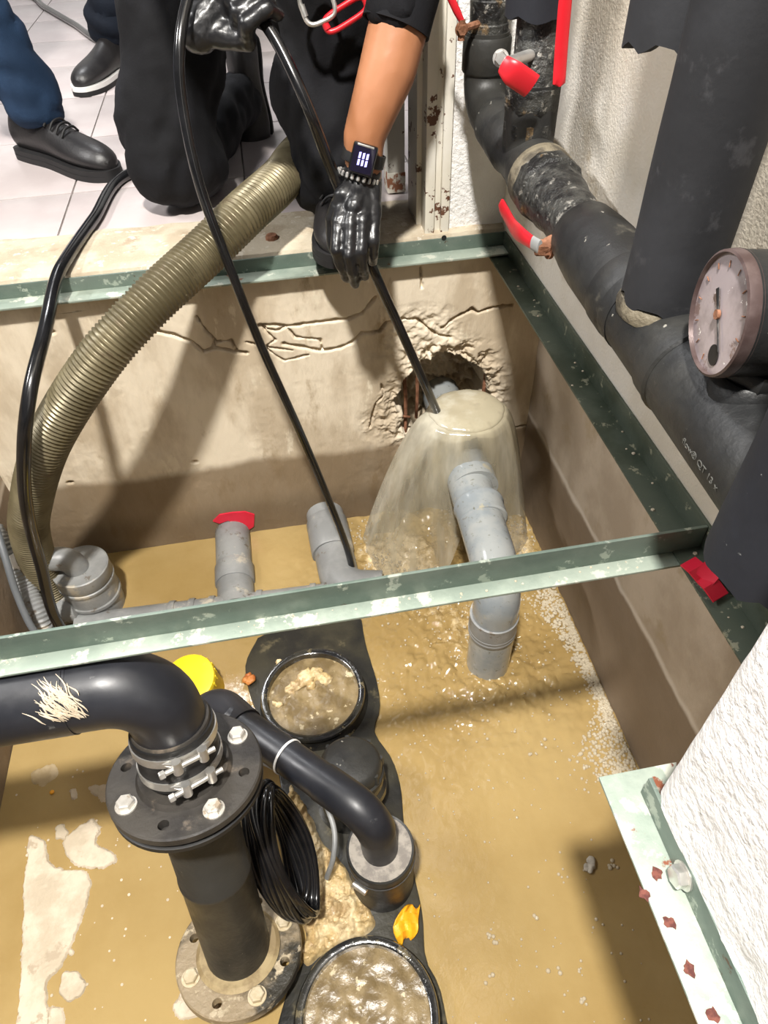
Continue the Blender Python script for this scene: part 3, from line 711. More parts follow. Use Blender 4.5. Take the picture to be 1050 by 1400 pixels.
# round black check valve cap between the collars
vc = thing('round_black_cap', 'round black screw cap half under the slim black pipe', 'cap', (0, .53, Zw))
vp = az(480, 1050, -.625); vp2 = az(470, 1095, -.69)
vd = V((.12, .22, 1)).normalized()
MB().lathe([(.010, .030), (.044, .028), (.052, .022), (.056, .012), (.056, 0), (.060, -.002), (.060, -.012), (.055, -.014)], vp, vd, 40).build('lid', m_blkd, vc)
MB().lathe([(.056, -.012), (.060, -.02), (.060, -.03), (.066, -.035), (.068, -.045), (.06, -.05), (.06, -.12)], vp, vd, 40).build('body', m_lens, vc)
for k in range(8):
    a = k*PI/4; d1 = vd.orthogonal().normalized(); d2 = vd.cross(d1); f = d1*math.cos(a) + d2*math.sin(a); c = vp + f*.056
    MB().sweep([c + vd*.002, c + vd*.020 - f*.003], .0045, 8).build('grip_rib', m_blkd, vc)

# ================================================================== YELLOW CAP, DEBRIS, SCUM
yc = thing('yellow_cap', 'round yellow plastic cap under the crossbar', 'cap', az(255, 935, Zw))
yp = az(257, 929, -.655); yd = V((-.14, -.12, 1)).normalized()
MB().lathe([(.02, .003), (.049, .003), (.055, .001), (.056, -.003), (.056, -.018), (.053, -.022), (.053, -.09)], yp, yd, 40).build('lid', m_yel, yc)
for k in range(22):
    a = 2*PI*k/22; d1 = yd.orthogonal().normalized(); d2 = yd.cross(d1); f = d1*math.cos(a)+d2*math.sin(a)
    MB().sweep([yp + f*.0555 - yd*.004, yp + f*.0555 - yd*.018], .0022, 6).build('ridge', m_yel, yc)
def lump(name, cpx, size, mat, label, cat, z, n=5, flat=.6, seed=0, kind=None):
    random.seed(seed+50); mb = MB(); c = az(*cpx, z)
    for k in range(n): mb.ball(c + V((random.gauss(0, size*.6), random.gauss(0, size*.6), 0)), size*random.uniform(.5, .9), 12, 9, flat)
    o = mb.build(name, mat)
    jiggle(o.data, lambda c: noise.fractal(c*120 + V((seed, 0, 0)), 1, 2, 3)*size*.25)
    return tag(o, label, cat, kind=kind)
lump('rusty_debris', (340, 927), .011, m_orgd, 'rust red scrap floating beside the far collar', 'debris', Zw+.012, 5, .7, 1)
lump('white_clot', (806, 1178), .009, m_white, 'small off white clot floating by the pale angle iron', 'clot', Zw+.003, 4, .6, 3)
def rag():
    mb = MB(); c = [az(552, 1290, Zw+.008), az(556, 1275, Zw+.022), az(552, 1262, Zw+.020), az(560, 1248, Zw+.034), az(566, 1236, Zw+.026)]
    ws = [.008, .020, .023, .016, .012]; vs = []; fs = []; n = 9
    for i, p in enumerate(c):
        for j in range(n):
            t = j/(n-1)*2-1; vs.append(p + V((t*ws[i], .006*math.sin(t*3+i), .010*math.cos(t*4+i*1.7) + random.uniform(-.004, .004))))
    for i in range(len(c)-1):
        for j in range(n-1): fs.append([i*n+j, i*n+j+1, (i+1)*n+j+1, (i+1)*n+j])
    o = fromdata('orange_rag', vs, fs, m_org, None, True)
    md = o.modifiers.new('t', 'SOLIDIFY'); md.thickness = .004
    s = o.modifiers.new('s', 'SUBSURF'); s.levels = 1; s.render_levels = 1
    tag(o, 'crumpled orange rag scrap beside the near collar', 'rag')
rag()
def scum_bank():
    outl = [(395, 1065), (425, 1110), (440, 1150), (470, 1180), (485, 1212), (505, 1240), (516, 1262), (505, 1278), (470, 1290), (440, 1308), (418, 1325), (408, 1300), (420, 1280), (405, 1240), (400, 1180), (390, 1110)]
    P = [az(x, y, Zw+.006) for x, y in outl]
    xs = [p.x for p in P]; ys_ = [p.y for p in P]
    def inside(x, y):
        r = False; j = len(P)-1
        for i in range(len(P)):
            if (P[i].y > y) != (P[j].y > y) and x < (P[j].x-P[i].x)*(y-P[i].y)/(P[j].y-P[i].y)+P[i].x: r = not r
            j = i
        return r
    st = .0022; nx = int((max(xs)-min(xs))/st)+8; ny = int((max(ys_)-min(ys_))/st)+8; vs = []
    g = np.array([[1. if inside(min(xs)+(i-4)*st, min(ys_)+(j-4)*st) else 0. for i in range(nx)] for j in range(ny)])
    for _ in range(9): g = (g + np.roll(g, 1, 0) + np.roll(g, -1, 0) + np.roll(g, 1, 1) + np.roll(g, -1, 1))/5
    for j in range(ny):
        for i in range(nx):
            x, y = min(xs)+(i-4)*st, min(ys_)+(j-4)*st
            h = g[j, i]; n1 = noise.fractal(V((x*55, y*55, 1)), .8, 2, 5)
            vs.append((x, y, Zw - .012 + h*(.026 + n1*.010)))
    fs = [[j*nx+i, j*nx+i+1, (j+1)*nx+i+1, (j+1)*nx+i] for j in range(ny-1) for i in range(nx-1) if g[j, i] > .05]
    o = fromdata('scum', vs, fs, m_scum); tag(o, 'lumpy beige scum caked between the black pump fittings', 'scum', kind='stuff')
scum_bank()
def crust(name, outl, label, th=.004, seed=0, mat=m_crust):
    P = [az(x, y, Zw+.002) for x, y in outl]; xs = [p.x for p in P]; ys_ = [p.y for p in P]
    def inside(x, y):
        r = False; j = len(P)-1
        for i in range(len(P)):
            if (P[i].y > y) != (P[j].y > y) and x < (P[j].x-P[i].x)*(y-P[i].y)/(P[j].y-P[i].y)+P[i].x: r = not r
            j = i
        return r
    st = .0016 if max(xs)-min(xs) < .05 else .0024
    nx = int((max(xs)-min(xs))/st)+12; ny = int((max(ys_)-min(ys_))/st)+12; X = [min(xs)+(i-6)*st for i in range(nx)]; Y = [min(ys_)+(j-6)*st for j in range(ny)]
    g = np.array([[1. if inside(x, y) else 0. for x in X] for y in Y])
    for _ in range(5): g = (g + np.roll(g, 1, 0) + np.roll(g, -1, 0) + np.roll(g, 1, 1) + np.roll(g, -1, 1))/5
    g += np.array([[.10 + noise.fractal(V((x*60, y*60, seed)), .7, 2, 5)*.34 for x in X] for y in Y])
    top = [(x, y, Zw + min(1, max(-.6, (g[j, i]-.5)*4))*th + noise.fractal(V((x*90, y*90, seed+5)), .9, 2, 3)*.0009) for j, y in enumerate(Y) for i, x in enumerate(X)]
    fs = [[j*nx+i, j*nx+i+1, (j+1)*nx+i+1, (j+1)*nx+i] for j in range(ny-1) for i in range(nx-1) if g[j, i] > .34]
    o = fromdata(name, top, fs, mat)
    bm = bmesh.new(); bm.from_mesh(o.data); bmesh.ops.delete(bm, geom=[v for v in bm.verts if not v.link_faces], context='VERTS'); bm.to_mesh(o.data); bm.free()
    return tag(o, label, 'scum', 'pale crusts floating on the water')
crust('floating_crust', [(40, 1138), (62, 1150), (66, 1178), (88, 1190), (118, 1190), (125, 1205), (118, 1240), (100, 1285), (85, 1320), (62, 1345), (68, 1400), (20, 1420), (26, 1370), (31, 1280), (33, 1210)], 'large long pale crust floating at the left pit wall', .005, 1)
crust('floating_crust', [(85, 1150), (105, 1132), (128, 1118), (138, 1128), (130, 1155), (158, 1168), (160, 1180), (135, 1188), (112, 1186), (90, 1172)], 'pale ragged crust above the large long crust', .005, 2)
crust('floating_crust', [(85, 1330), (105, 1328), (118, 1345), (112, 1362), (92, 1370), (80, 1355)], 'rounded pale crust right of the large long crust', .004, 3)
crust('floating_crust', [(118, 1074), (152, 1072), (158, 1085), (138, 1097), (128, 1085)], 'pale triangular crust close to the upper flange', .003, 4)
crust('floating_crust', [(236, 1372), (255, 1350), (270, 1362), (265, 1378), (300, 1372), (300, 1384), (262, 1392), (240, 1390)], 'grey torn crust by the lower flange edge', .004, 5)
crust('floating_crust', [(75, 1130), (86, 1126), (94, 1138), (88, 1148), (76, 1146)], 'tiny cream chip beside the ragged crust', .004, 6)
crust('floating_crust', [(94, 1078), (102, 1078), (106, 1090), (98, 1094)], 'tiny pale chip below the big black pipe', .003, 7)
crust('floating_crust', [(92, 1295), (100, 1296), (102, 1306), (94, 1308)], 'tiny pale chip right of the long crust', .003, 8)
crust('floating_crust', [(42, 1055), (75, 1042), (80, 1060), (60, 1075), (44, 1072)], 'dull crust near the pit wall under the black pipe', .002, 9, M('dull_crust', (.36, .27, .14), (.46, .36, .22), 20, .6, bump=.4))
crust('floating_crust', [(40, 1400), (60, 1375), (85, 1378), (90, 1420), (45, 1430)], 'pale crust cut by the lower picture edge', .003, 10)
mb = MB()
for k in range(70):
    p = az(random.uniform(20, 250), random.uniform(1040, 1400), Zw)
    if (p - V((lc.x, lc.y, Zw))).length > .12: mb.ball((p.x, p.y, Zw+.0008), random.uniform(.0008, .003), 7, 5, .25)
tag(mb.build('flecks', m_crust, fix=False), 'tiny pale flecks scattered over the water by the crusts', 'flecks', kind='stuff')
tag(MB().ball(az(71, 1083, Zw+.003), .0045, 12, 8, .6).build('orange_speck', m_org), 'small orange speck floating near the black pipe', 'debris')

# ================================================================== GREY DRAIN PIPES IN THE WATER
gp = thing('grey_drain_pipe', 'half sunken grey plastic drain pipe with two branches to the wall', 'pipe', (-.2, 1.02, Zw))
zc = Zw + .006
MB().sweep([(-.56, 1.03, zc), (.16, 1.0, zc)], .036, 28).build('pipe', m_pvc, gp)
for x in (-.345, -.30, -.255, -.145, -.02, .10):
    y = 1.03 - .03*(x+.56)/.72
    MB().lathe([(.0385, -.007), (.0395, -.005), (.0395, .005), (.0385, .007)], (x, y, zc), (1, -.04, 0), 28).build('collar_ring', m_pvc, gp)
MB().sweep([(-.20, 1.015, zc), (-.203, 1.13, zc+.002), (-.204, 1.30, zc+.006)], .0435, 28).build('branch', m_pvc, gp)
MB().lathe([(.046, 0), (.0475, .003), (.0475, .050), (.045, .055)], (-.2025, 1.09, zc+.001), (0, 1, .02), 28).build('branch_socket', m_pvc, gp)
MB().sweep(bend((.035, 1.30, zc+.020), (.048, 1.02, zc+.006), (.14, 1.0, zc+.004), .06), .048, 28).build('branch', m_pvc, gp)
MB().lathe([(.051, 0), (.0525, .003), (.0525, .10), (.050, .105)], (.041, 1.13, zc+.012), (-.03, 1, .05), 28).build('branch_socket', m_pvc, gp)
tpts = [(291, 713), (300, 704), (318, 701), (335, 700), (348, 704), (347, 720), (338, 726), (326, 718), (312, 712), (300, 716)]
tv = [ay(x, y, YB - .0035) for x, y in tpts]; nt_ = len(tv)
o = MB().add(tv + [p + V((0, .006, 0)) for p in tv], [list(range(nt_)), list(range(nt_, 2*nt_))[::-1]] + [[i, (i+1) % nt_, nt_+(i+1) % nt_, nt_+i] for i in range(nt_)]).build('red_tape', m_redt)
tag(o, 'red tape strip stuck on the wall over a grey branch pipe', 'tape')
# capped clean-out
ct = thing('capped_cleanout', 'grey plastic clean-out cylinder with flat cap and bent stub', 'pipe fitting', (-.52, 1.08, Zw))
fp = V((-.522, 1.10, -.58))
MB().lathe([(.030, .001), (.056, .001), (.059, .003), (.0615, .001), (.0615, -.030), (.059, -.034)], fp, (0, 0, 1), 44).build('cap', m_pvc, ct)
MB().lathe([(.060, -.034), (.0625, -.036), (.0625, -.042), (.060, -.044), (.0595, -.085), (.062, -.088), (.062, -.096), (.058, -.098), (.058, -.25)], fp, (0, 0, 1), 44).build('body', m_pvc, ct)
st = bend(fp + V((-.006, -.004, .0)), fp + V((-.010, -.006, .036)), fp + V((-.16, .0, .056)), .026, 8)
sb = MB().sweep(st[:-1] + [st[-2].lerp(st[-1], .28)], .0265, 22).build('stub', m_pvc, ct)
MB().sweep([st[-2].lerp(st[-1], .2), st[-2].lerp(st[-1], .75)], .022, 20).build('stub_pipe', m_midsole, ct)
MB().sweep([fp + V((-.03, -.03, -.10)), fp + V((-.16, -.02, -.12))], .036, 24).build('outlet', m_pvc, ct)
# loose conduit, grey wire, grey pipe at the left edge
mb = MB(); P = spline([az(-30, 690, -.45), az(5, 745, -.50), az(35, 800, -.58), az(58, 850, -.64), az(72, 900, -.76)], .0022)
mb.sweep(P, [.0185 + .0016*math.sin(i*.0022/.0085*2*PI) for i in range(len(P))], 18)
tag(mb.build('ribbed_conduit', m_pvc), 'grey ribbed conduit dropping beside the capped clean-out', 'conduit')
mb = MB(); mb.sweep(spline([az(-12, 700, -.40), az(8, 765, -.47), az(22, 810, -.53), az(45, 860, -.60), az(75, 890, -.66)], .008), .0075, 12)
tag(mb.build('grey_cable', M('slate_cable', (.12, .13, .14), None, rough=.4)), 'slate grey cable curving down in front of the ribbed conduit', 'cable')
gv = thing('grey_upright_pipe', 'short grey pipe with socket cut by the left picture edge', 'pipe', (-.63, .95, Zw))
b0 = az(8, 850, -.66); MB().lathe([(.020, -.1), (.020, .10), (.0235, .102), (.0235, .15), (.020, .152), (.020, .24)], b0, (-.12, -.02, 1), 24).build('pipe', m_pvc, gv)
MB().lathe([(.0205, .10), (.026, .101), (.026, .112), (.0205, .113)], b0, (-.12, -.02, 1), 24).build('socket_lip', m_pvc, gv)

# ================================================================== OVERFLOWING DRAIN PIPE
og = thing('overflow_drain_pipe', 'wet grey drain pipe from the wall hole bending down into the water', 'pipe', (.332, .775, Zw))
run = bend((.36, 1.37, -.437), (.3335, .772, -.438), (.332, .772, -.95), .078, 14)
MB().sweep(run, .046, 36).build('pipe', m_pvcw, og)
hd = (run[1]-run[0]).normalized()
MB().lathe([(.047, 0), (.052, .002), (.053, .006), (.053, .010), (.0505, .014), (.0505, .05), (.047, .054)], V((.3460, .955, -.4375)) - hd*.02, hd, 40).build('joint_collar', m_pvcw, og)
MB().lathe([(.045, 0), (.054, 0), (.055, .05), (.053, .055), (.044, .055)], V((.360, 1.145, -.395)), (0, 0, 1), 40).build('tee_mouth', m_pvcw, og)
MB().sweep([V((.359, 1.235, -.437)), V((.352, 1.02, -.4375))], .052, 36).build('tee_body', m_pvcw, og)
for z in (-.545, -.585, -.595):
    MB().lathe([(.0465, -.003), (.049, -.002), (.049, .002), (.0465, .003)], (.332, .772, z), (0, 0, 1), 40).build('ring', m_pvc, og)
MB().lathe([(.0485, 0), (.0485, .055)], (.332, .772, -.60), (0, 0, 1), 40).build('spigot', m_pvc, og)

# ================================================================== HOSES
D_h = .0375
hp = [ay(62, 790, 1.10), ay(42, 735, 1.09), ay(42, 690, 1.07), ay(66, 605, 1.04), ay(130, 500, 1.05), ay(205, 415, 1.10), ay(280, 345, 1.18), ay(334, 292, 1.24), ay(384, 246, 1.345), V((.075, 1.52, .085)), V((.19, 1.90, .046)), V((.34, 2.35, .046)), V((.38, 2.95, .046)), V((.10, 3.40, .046)), V((-.33, 3.62, .046)), V((-.46, 4.1, .046)), V((-.4, 4.7, .046))]
hp = [hp[0] + V((0, .0, -.16))] + hp
P = spline(hp, .0013)
MB_h = MB().sweep(P, [D_h + .0018*max(-.7, math.cos(i*.0013/.0078*2*PI)) for i in range(len(P))], 22)
tag(MB_h.build('suction_hose', m_hose, fix=False), 'thick bronze ribbed suction hose arching from pit to room', 'hose')
def cable(name, pts, r, label, mat=m_cable, cat='hose'):
    return tag(MB().sweep(spline(pts, .008), r, 14).build(name, mat), label, cat)
cable('jetting_hose', [ay(300, -120, 1.30), ay(262, -20, 1.22), ay(246, 60, 1.17), ay(249, 140, 1.15), ay(272, 250, 1.12), ay(312, 360, 1.10), ay(358, 475, 1.09), ay(410, 590, 1.08), ay(452, 690, 1.07), ay(478, 762, 1.06), ay(490, 830, 1.04)], .0078,
      'thin black hose hanging across the back wall into the brown water')
cable('drain_hose', [ay(290, -90, 1.36), ay(345, 5, 1.22), ay(383, 65, 1.17), ay(420, 145, 1.13), ay(446, 212, 1.140), ay(463, 255, 1.146), ay(483, 300, 1.140), ay(510, 368, 1.12), ay(545, 445, 1.12), ay(575, 512, 1.115), V(az(599, 566, -.328))], .0088,
      'thin black hose held in gloved hands and fed into the overflowing pipe')
cable('supply_hose', [V((.02, 2.15, .012)), V((-.12, 1.78, .012)), az(172, 240, .012), az(128, 300, .013), az(92, 352, .02), ay(76, 385, 1.24), ay(62, 450, 1.12), ay(42, 530, 1.02), ay(33, 610, .98), ay(36, 690, .98), ay(55, 770, 1.0), ay(84, 860, .99), V((-.50, .97, -.80))], .0115,
      'black hose looping from under the kneeling knee down the left of the pit')
cable('floor_cable', [V((-1.3, 4.2, .012)), az(30, -8, .012), az(62, 10, .012), az(100, 32, .012), V((-.45, 3.0, .012)), V((-.2, 2.95, .012))], .011,
      'black cable on the floor behind the dark trouser leg', cat='cable')

# ================================================================== BLACK PIPEWORK ON THE WALL
X0 = .379
def mz(y): return .182 + .045*y
def mp_(y, dx=0, dz=0): return V((X0+dx, y, mz(y)+dz))
mf = thing('black_manifold', 'black pipe manifold of tees and reducers running along the wall', 'pipework', (X0, .7, 0))
mdir = (mp_(0) - mp_(1)).normalized()
def seg(name, y0, y1, prof, mat, n=36):                    # prof: [(fraction, radius)] from y0 towards the viewer
    a, b = mp_(y0), mp_(y1); L_ = (b-a).length
    return MB().lathe([(r, f*L_) for f, r in prof], a, b-a, n).build(name, mat, mf)
MB().sweep(bend((X0, 1.236, .34), (X0, 1.236, mz(1.236)), mp_(1.09), .05, 10), .034, 30).build('rear_elbow', m_blkd, mf)
MB().lathe([(.036, 0), (.038, .003), (.038, .045), (.036, .05)], (X0, 1.236, .285), (0, 0, 1), 30).build('elbow_socket', m_blkd, mf)
MB().lathe([(.031, 0), (.031, .02), (.029, .022), (.030, .05), (.0285, .052), (.030, .10), (.028, .104), (.030, .14), (.030, .6)], (X0, 1.236, .33), (0, 0, 1), 26).build('rear_riser', m_fit, mf)
seg('coupling', 1.15, 1.08, [(0, .036), (.03, .039), (.9, .039), (1, .036)], m_blkd)
seg('valve_tee', 1.10, .945, [(0, .036), (.02, .040), (.30, .041), (.34, .038), (.75, .038), (.8, .041), (1, .041)], m_blkd)
MB().sweep([mp_(1.01), mp_(1.01, 0, .10)], .036, 28).build('tee_branch', m_blkd, mf)
seg('flange_ring', .955, .925, [(0, .042), (.2, .0455), (.8, .0455), (1, .043)], m_lime)
seg('union_nut', .93, .875, [(0, .044), (.1, .046), (.5, .046), (.55, .042), (1, .040)], m_fit, 10)
seg('valve_body', .885, .765, [(0, .038), (.15, .040), (.3, .036), (.5, .036), (.7, .034), (1, .034)], m_fit, 24)
seg('reducer', .79, .60, [(0, .036), (.04, .041), (.2, .0445), (.35, .0465), (1, .0465)], m_blkd)
seg('tee', .655, .50, [(0, .046), (.02, .048), (.2, .048), (.24, .0455), (.8, .0455), (.84, .048), (1, .048)], m_blkd)
MB().lathe([(.0455, 0), (.0455, .02), (.036, .040), (.036, .08)], mp_(.575), (0, 0, 1), 36).build('tee_branch', m_blkd, mf)
MB().lathe([(.046, .022), (.0475, .030), (.044, .038), (.036, .041)], mp_(.575), (0, 0, 1), 36, False).build('putty', m_lime, mf)
seg('weld_bead', .505, .497, [(0, .047), (.3, .0495), (.7, .0495), (1, .047)], m_blkd)
seg('gauge_tee', .50, .28, [(0, .046), (.03, .0475), (.95, .0475), (1, .046)], m_blkd)
MB().lathe([(.038, 0), (.036, .030), (.033, .046), (.030, .05)], mp_(.425), (.12, .05, 1), 32).build('gauge_boss', m_blkd, mf)
# printed marking on the gauge tee
def marking(txt, size):
    cu = bpy.data.curves.new('printed_marking', 'FONT'); cu.body = txt; cu.size = size; cu.extrude = .0002; cu.align_x = 'CENTER'; cu.align_y = 'CENTER'
    o = bpy.data.objects.new('tmp', cu); COL.objects.link(o); me = evaluated(o); bpy.data.objects.remove(o)
    R_ = .0477; ymid = .388
    for v in me.vertices:                                   # wrap round the pipe: text x runs towards the viewer
        y = ymid - v.co.x; a = math.radians(184) - v.co.y/R_
        v.co = V((X0 + math.cos(a)*(R_+v.co.z), y, mz(y) + math.sin(a)*(R_+v.co.z)))
    return link('printed_marking', me, m_print, mf, False)
marking('flow\u00ae QT 13 x', .0098)
# second riser with ball valve
rv = thing('riser_valve', 'corroded riser valve with short red lever under black foam sleeve', 'valve', (X0, 1.01, .3))
MB().lathe([(.037, 0), (.037, .018), (.0345, .02), (.0345, .03)], (X0, 1.01, .262), (0, 0, 1), 10).lathe([(.0345, .0), (.034, .05), (.031, .055), (.031, .16)], (X0, 1.01, .292), (0, 0, 1), 26).build('valve_body', m_fit, rv)
MB().lathe([(.038, 0), (.039, .004), (.039, .028), (.036, .03)], (X0, 1.01, .295), (0, 0, 1), 8).build('union_nut', m_fit, rv)
def lever(pts, wv, parent, th=.004, mat=m_red, name='lever'):
    pts = spline(pts, .006); wv = V(wv); n = len(pts); rs = []
    for i in range(n):
        t = i/(n-1); e = math.sqrt(max(0, 1-((t-.94)/.06)**2)) if t > .94 else 1
        rs.append((wv.length*max(.25, e)*(.72+.28*min(1, t*3)), th))
    return MB().sweep(pts, rs, 14, True, wv).build(name, mat, parent)
ly = .955
a0 = ay(688, 88, ly)
lever([a0, ay(697, 97, ly-.01), ay(711, 107, ly-.012), ay(727, 118, ly-.012)], (.006, -.002, .0135), rv, .004)
mb = MB(); hexbolt(mb, a0 + V((0, .012, .004)), (-.3, -1, .2), .008, .012); mb.sweep([a0, V((X0, 1.0, a0.z))], .007, 12); mb.build('spindle', m_steel, rv)
# main valve lever
mv = thing('main_valve_lever', 'bent red valve lever with rusty nut above the rail', 'valve lever', ax(735, 340, .34))
lx = .335
lv = [ax(738, 338, lx-.006), ax(728, 332, lx-.010), ax(714, 322, lx-.012), ax(703, 312, lx-.004), ax(694, 296, lx+.002), ax(685, 280, lx+.004)]
lever(lv[1:], (0, .003, .0115), mv, .004)
MB().sweep([lv[0], lv[1]], [(.009, .0035), (.009, .0035)], 12, True, (0, .003, .0115)).build('lever_root', m_pvc, mv)
mb = MB(); p = ax(741, 340, lx); hexbolt(mb, p + V((.012, 0, 0)), (-1, 0, .1), .011, .020); mb.build('nut', m_rust, mv)
mb = MB(); mb.sweep([p, mp_(p.y)], .010, 12); mb.build('spindle', m_rust, mv)
# long lever and small far lever
ll = thing('long_red_lever', 'long upright red valve lever beside the black foam sleeve', 'valve lever', ay(765, 110, .93))
lever([ay(778, -60, .96), ay(773, 0, .955), ay(768, 60, .95), ay(764, 118, .945)], (.0085, 0, 0), ll, .004)
mb = MB(); q = ay(778, -60, .96); mb.sweep([q, V((X0, 1.01, q.z))], .008, 12); hexbolt(mb, q, (0, -1, 0), .009, .01); mb.build('spindle', m_rust, ll)
fl_ = thing('small_red_lever', 'small red lever with rusty bolt by the door frame', 'valve lever', ay(630, 45, 1.19))
lever([ay(632, 30, 1.192), ay(624, 14, 1.19), ay(612, -12, 1.19)], (.0045, 0, .003), fl_, .0035)
mb = MB(); q = ay(631, 40, 1.192); mb.sweep([q + V((0, 0, .012)), q - V((0, 0, .014))], .0055, 8); mb.sweep([q, V((X0, 1.236, q.z))], .005, 8); hexbolt(mb, q, (0, -1, 0), .008, .008); mb.build('rusty_bolt', m_rust, fl_)
# foam sleeves
def sleeve(name, c, r, z0, z1, mat, label, lean=(0, 0), seed=0, rag_=.008, n=40):
    vs = []; fs = []; rows = 26
    for i in range(rows+1):
        z = z0 + (z1-z0)*i/rows
        for j in range(n):
            a = 2*PI*j/n; dz = (noise.noise(V((math.cos(a)*2.5, math.sin(a)*2.5, seed)))*rag_*2 if i == 0 else 0)
            rr = r*(1 + .035*noise.noise(V((math.cos(a)*1.5, math.sin(a)*1.5, z*9+seed))))
            vs.append((c[0] + lean[0]*(z-z0) + rr*math.cos(a), c[1] + lean[1]*(z-z0) + rr*math.sin(a), z + dz))
    fs = [[i*n+j, i*n+(j+1) % n, (i+1)*n+(j+1) % n, (i+1)*n+j] for i in range(rows) for j in range(n)]
    k = len(vs)
    for j in range(n): x, y, z = vs[j]; vs.append((c[0] + (x-c[0])*.72, c[1] + (y-c[1])*.72, z))
    for j in range(n): vs.append((vs[k+j][0], vs[k+j][1], z0+.05))
    fs += [[j, k+j, k+(j+1) % n, (j+1) % n] for j in range(n)] + [[k+j, k+n+j, k+n+(j+1) % n, k+(j+1) % n] for j in range(n)]
    fs += [[k+n+j for j in range(n)]]
    me = bpy.data.meshes.new(name); me.from_pydata(vs, [], fs); me.update()
    bm = bmesh.new(); bm.from_mesh(me); bmesh.ops.recalc_face_normals(bm, faces=bm.faces); bm.to_mesh(me); bm.free()
    o = link(name, me, mat); return tag(o, label, 'pipe insulation')
sleeve('foam_sleeve', (.377, .574), .043, .246, 1.2, m_foam, 'wide scuffed black foam sleeve rising from the manifold tee', (0.0, .0), 1, .006)
sleeve('foam_sleeve', (.372, 1.01), .040, .40, 1.2, m_foamn, 'smooth black foam sleeve above the corroded riser valve', (0, 0), 2, .004)
sleeve('foam_sleeve', (.383, .665), .052, .438, 1.2, m_foam, 'ragged black foam sleeve end hanging at the top edge', (0, 0), 5, .007)
jc = ax(1043, 772, .348)
sleeve('foam_sleeve', (jc.x, jc.y), .045, jc.z, 1.2, m_foamn, 'dark navy foam sleeve in front of the manifold end by white wall', (0, 0), 4, .004)
# gauge
gc = ax(985, 430, .345)
vw = (gc - V((0, 0, H))).normalized(); rt = V(RR[:, 0]); rt = (rt - vw*rt.dot(vw)).normalized()
gn = (-vw*.44 - rt*.90).normalized()
gg = thing('pressure_gauge', 'round dirty pressure gauge with black case on the manifold', 'gauge', gc - V((0, 0, .08)))
MB().lathe([(.047, -.11), (.049, -.10), (.049, -.012), (.050, -.006)], gc, gn, 48).build('case', m_blkd, gg)
MB().lathe([(.0465, .000), (.0472, .004), (.0492, .003), (.0500, -.003), (.0497, -.008)], gc, gn, 48, False).build('bezel', M('bezel_brown', (.07, .045, .042), (.13, .095, .09), 20, .4, .3), gg)
MB().lathe([(.002, .0006), (.0472, .0002), (.0472, -.002)], gc, gn, 48).build('dial', m_dial, gg)
upv = -V(RR[:, 1]); upv = (upv - gn*upv.dot(gn)).normalized(); rgv = upv.cross(gn)
MB().sweep([gc + gn*.0022 + upv*.021, gc + gn*.0022 + upv*.010, gc + gn*.0022 - upv*.030], [(.0028, .0006), (.0016, .0006), (.0007, .0006)], 8, True, rgv).build('needle', m_rub, gg)
MB().lathe([(.004, .0015), (.004, .004)], gc, gn, 14).build('needle_hub', m_rust, gg)
MB().lathe([(.0085, .0008), (.0085, .0012)], gc - upv*.030 - rgv*.010, gn, 20).build('dial_spot', m_rub, gg)
for k in range(11):
    a = math.radians(-135 + 27*k); d = upv*math.cos(a) + rgv*math.sin(a)
    MB().sweep([gc + gn*.0012 + d*.036, gc + gn*.0012 + d*.041], .0005, 6).build('tick', m_rust, gg)
gs = V((gc.x + .03, gc.y - .01, gc.z - .05)); boss = mp_(.425) + V((.006, .002, .045))
MB().lathe([(.030, 0), (.031, .003), (.031, .014), (.029, .017)], boss, (.12, .05, 1), 6).build('hex_nut', m_blkd, gg)
MB().sweep([boss, boss.lerp(gc - gn*.05, .9)], .016, 16).build('stem', m_blkd, gg)

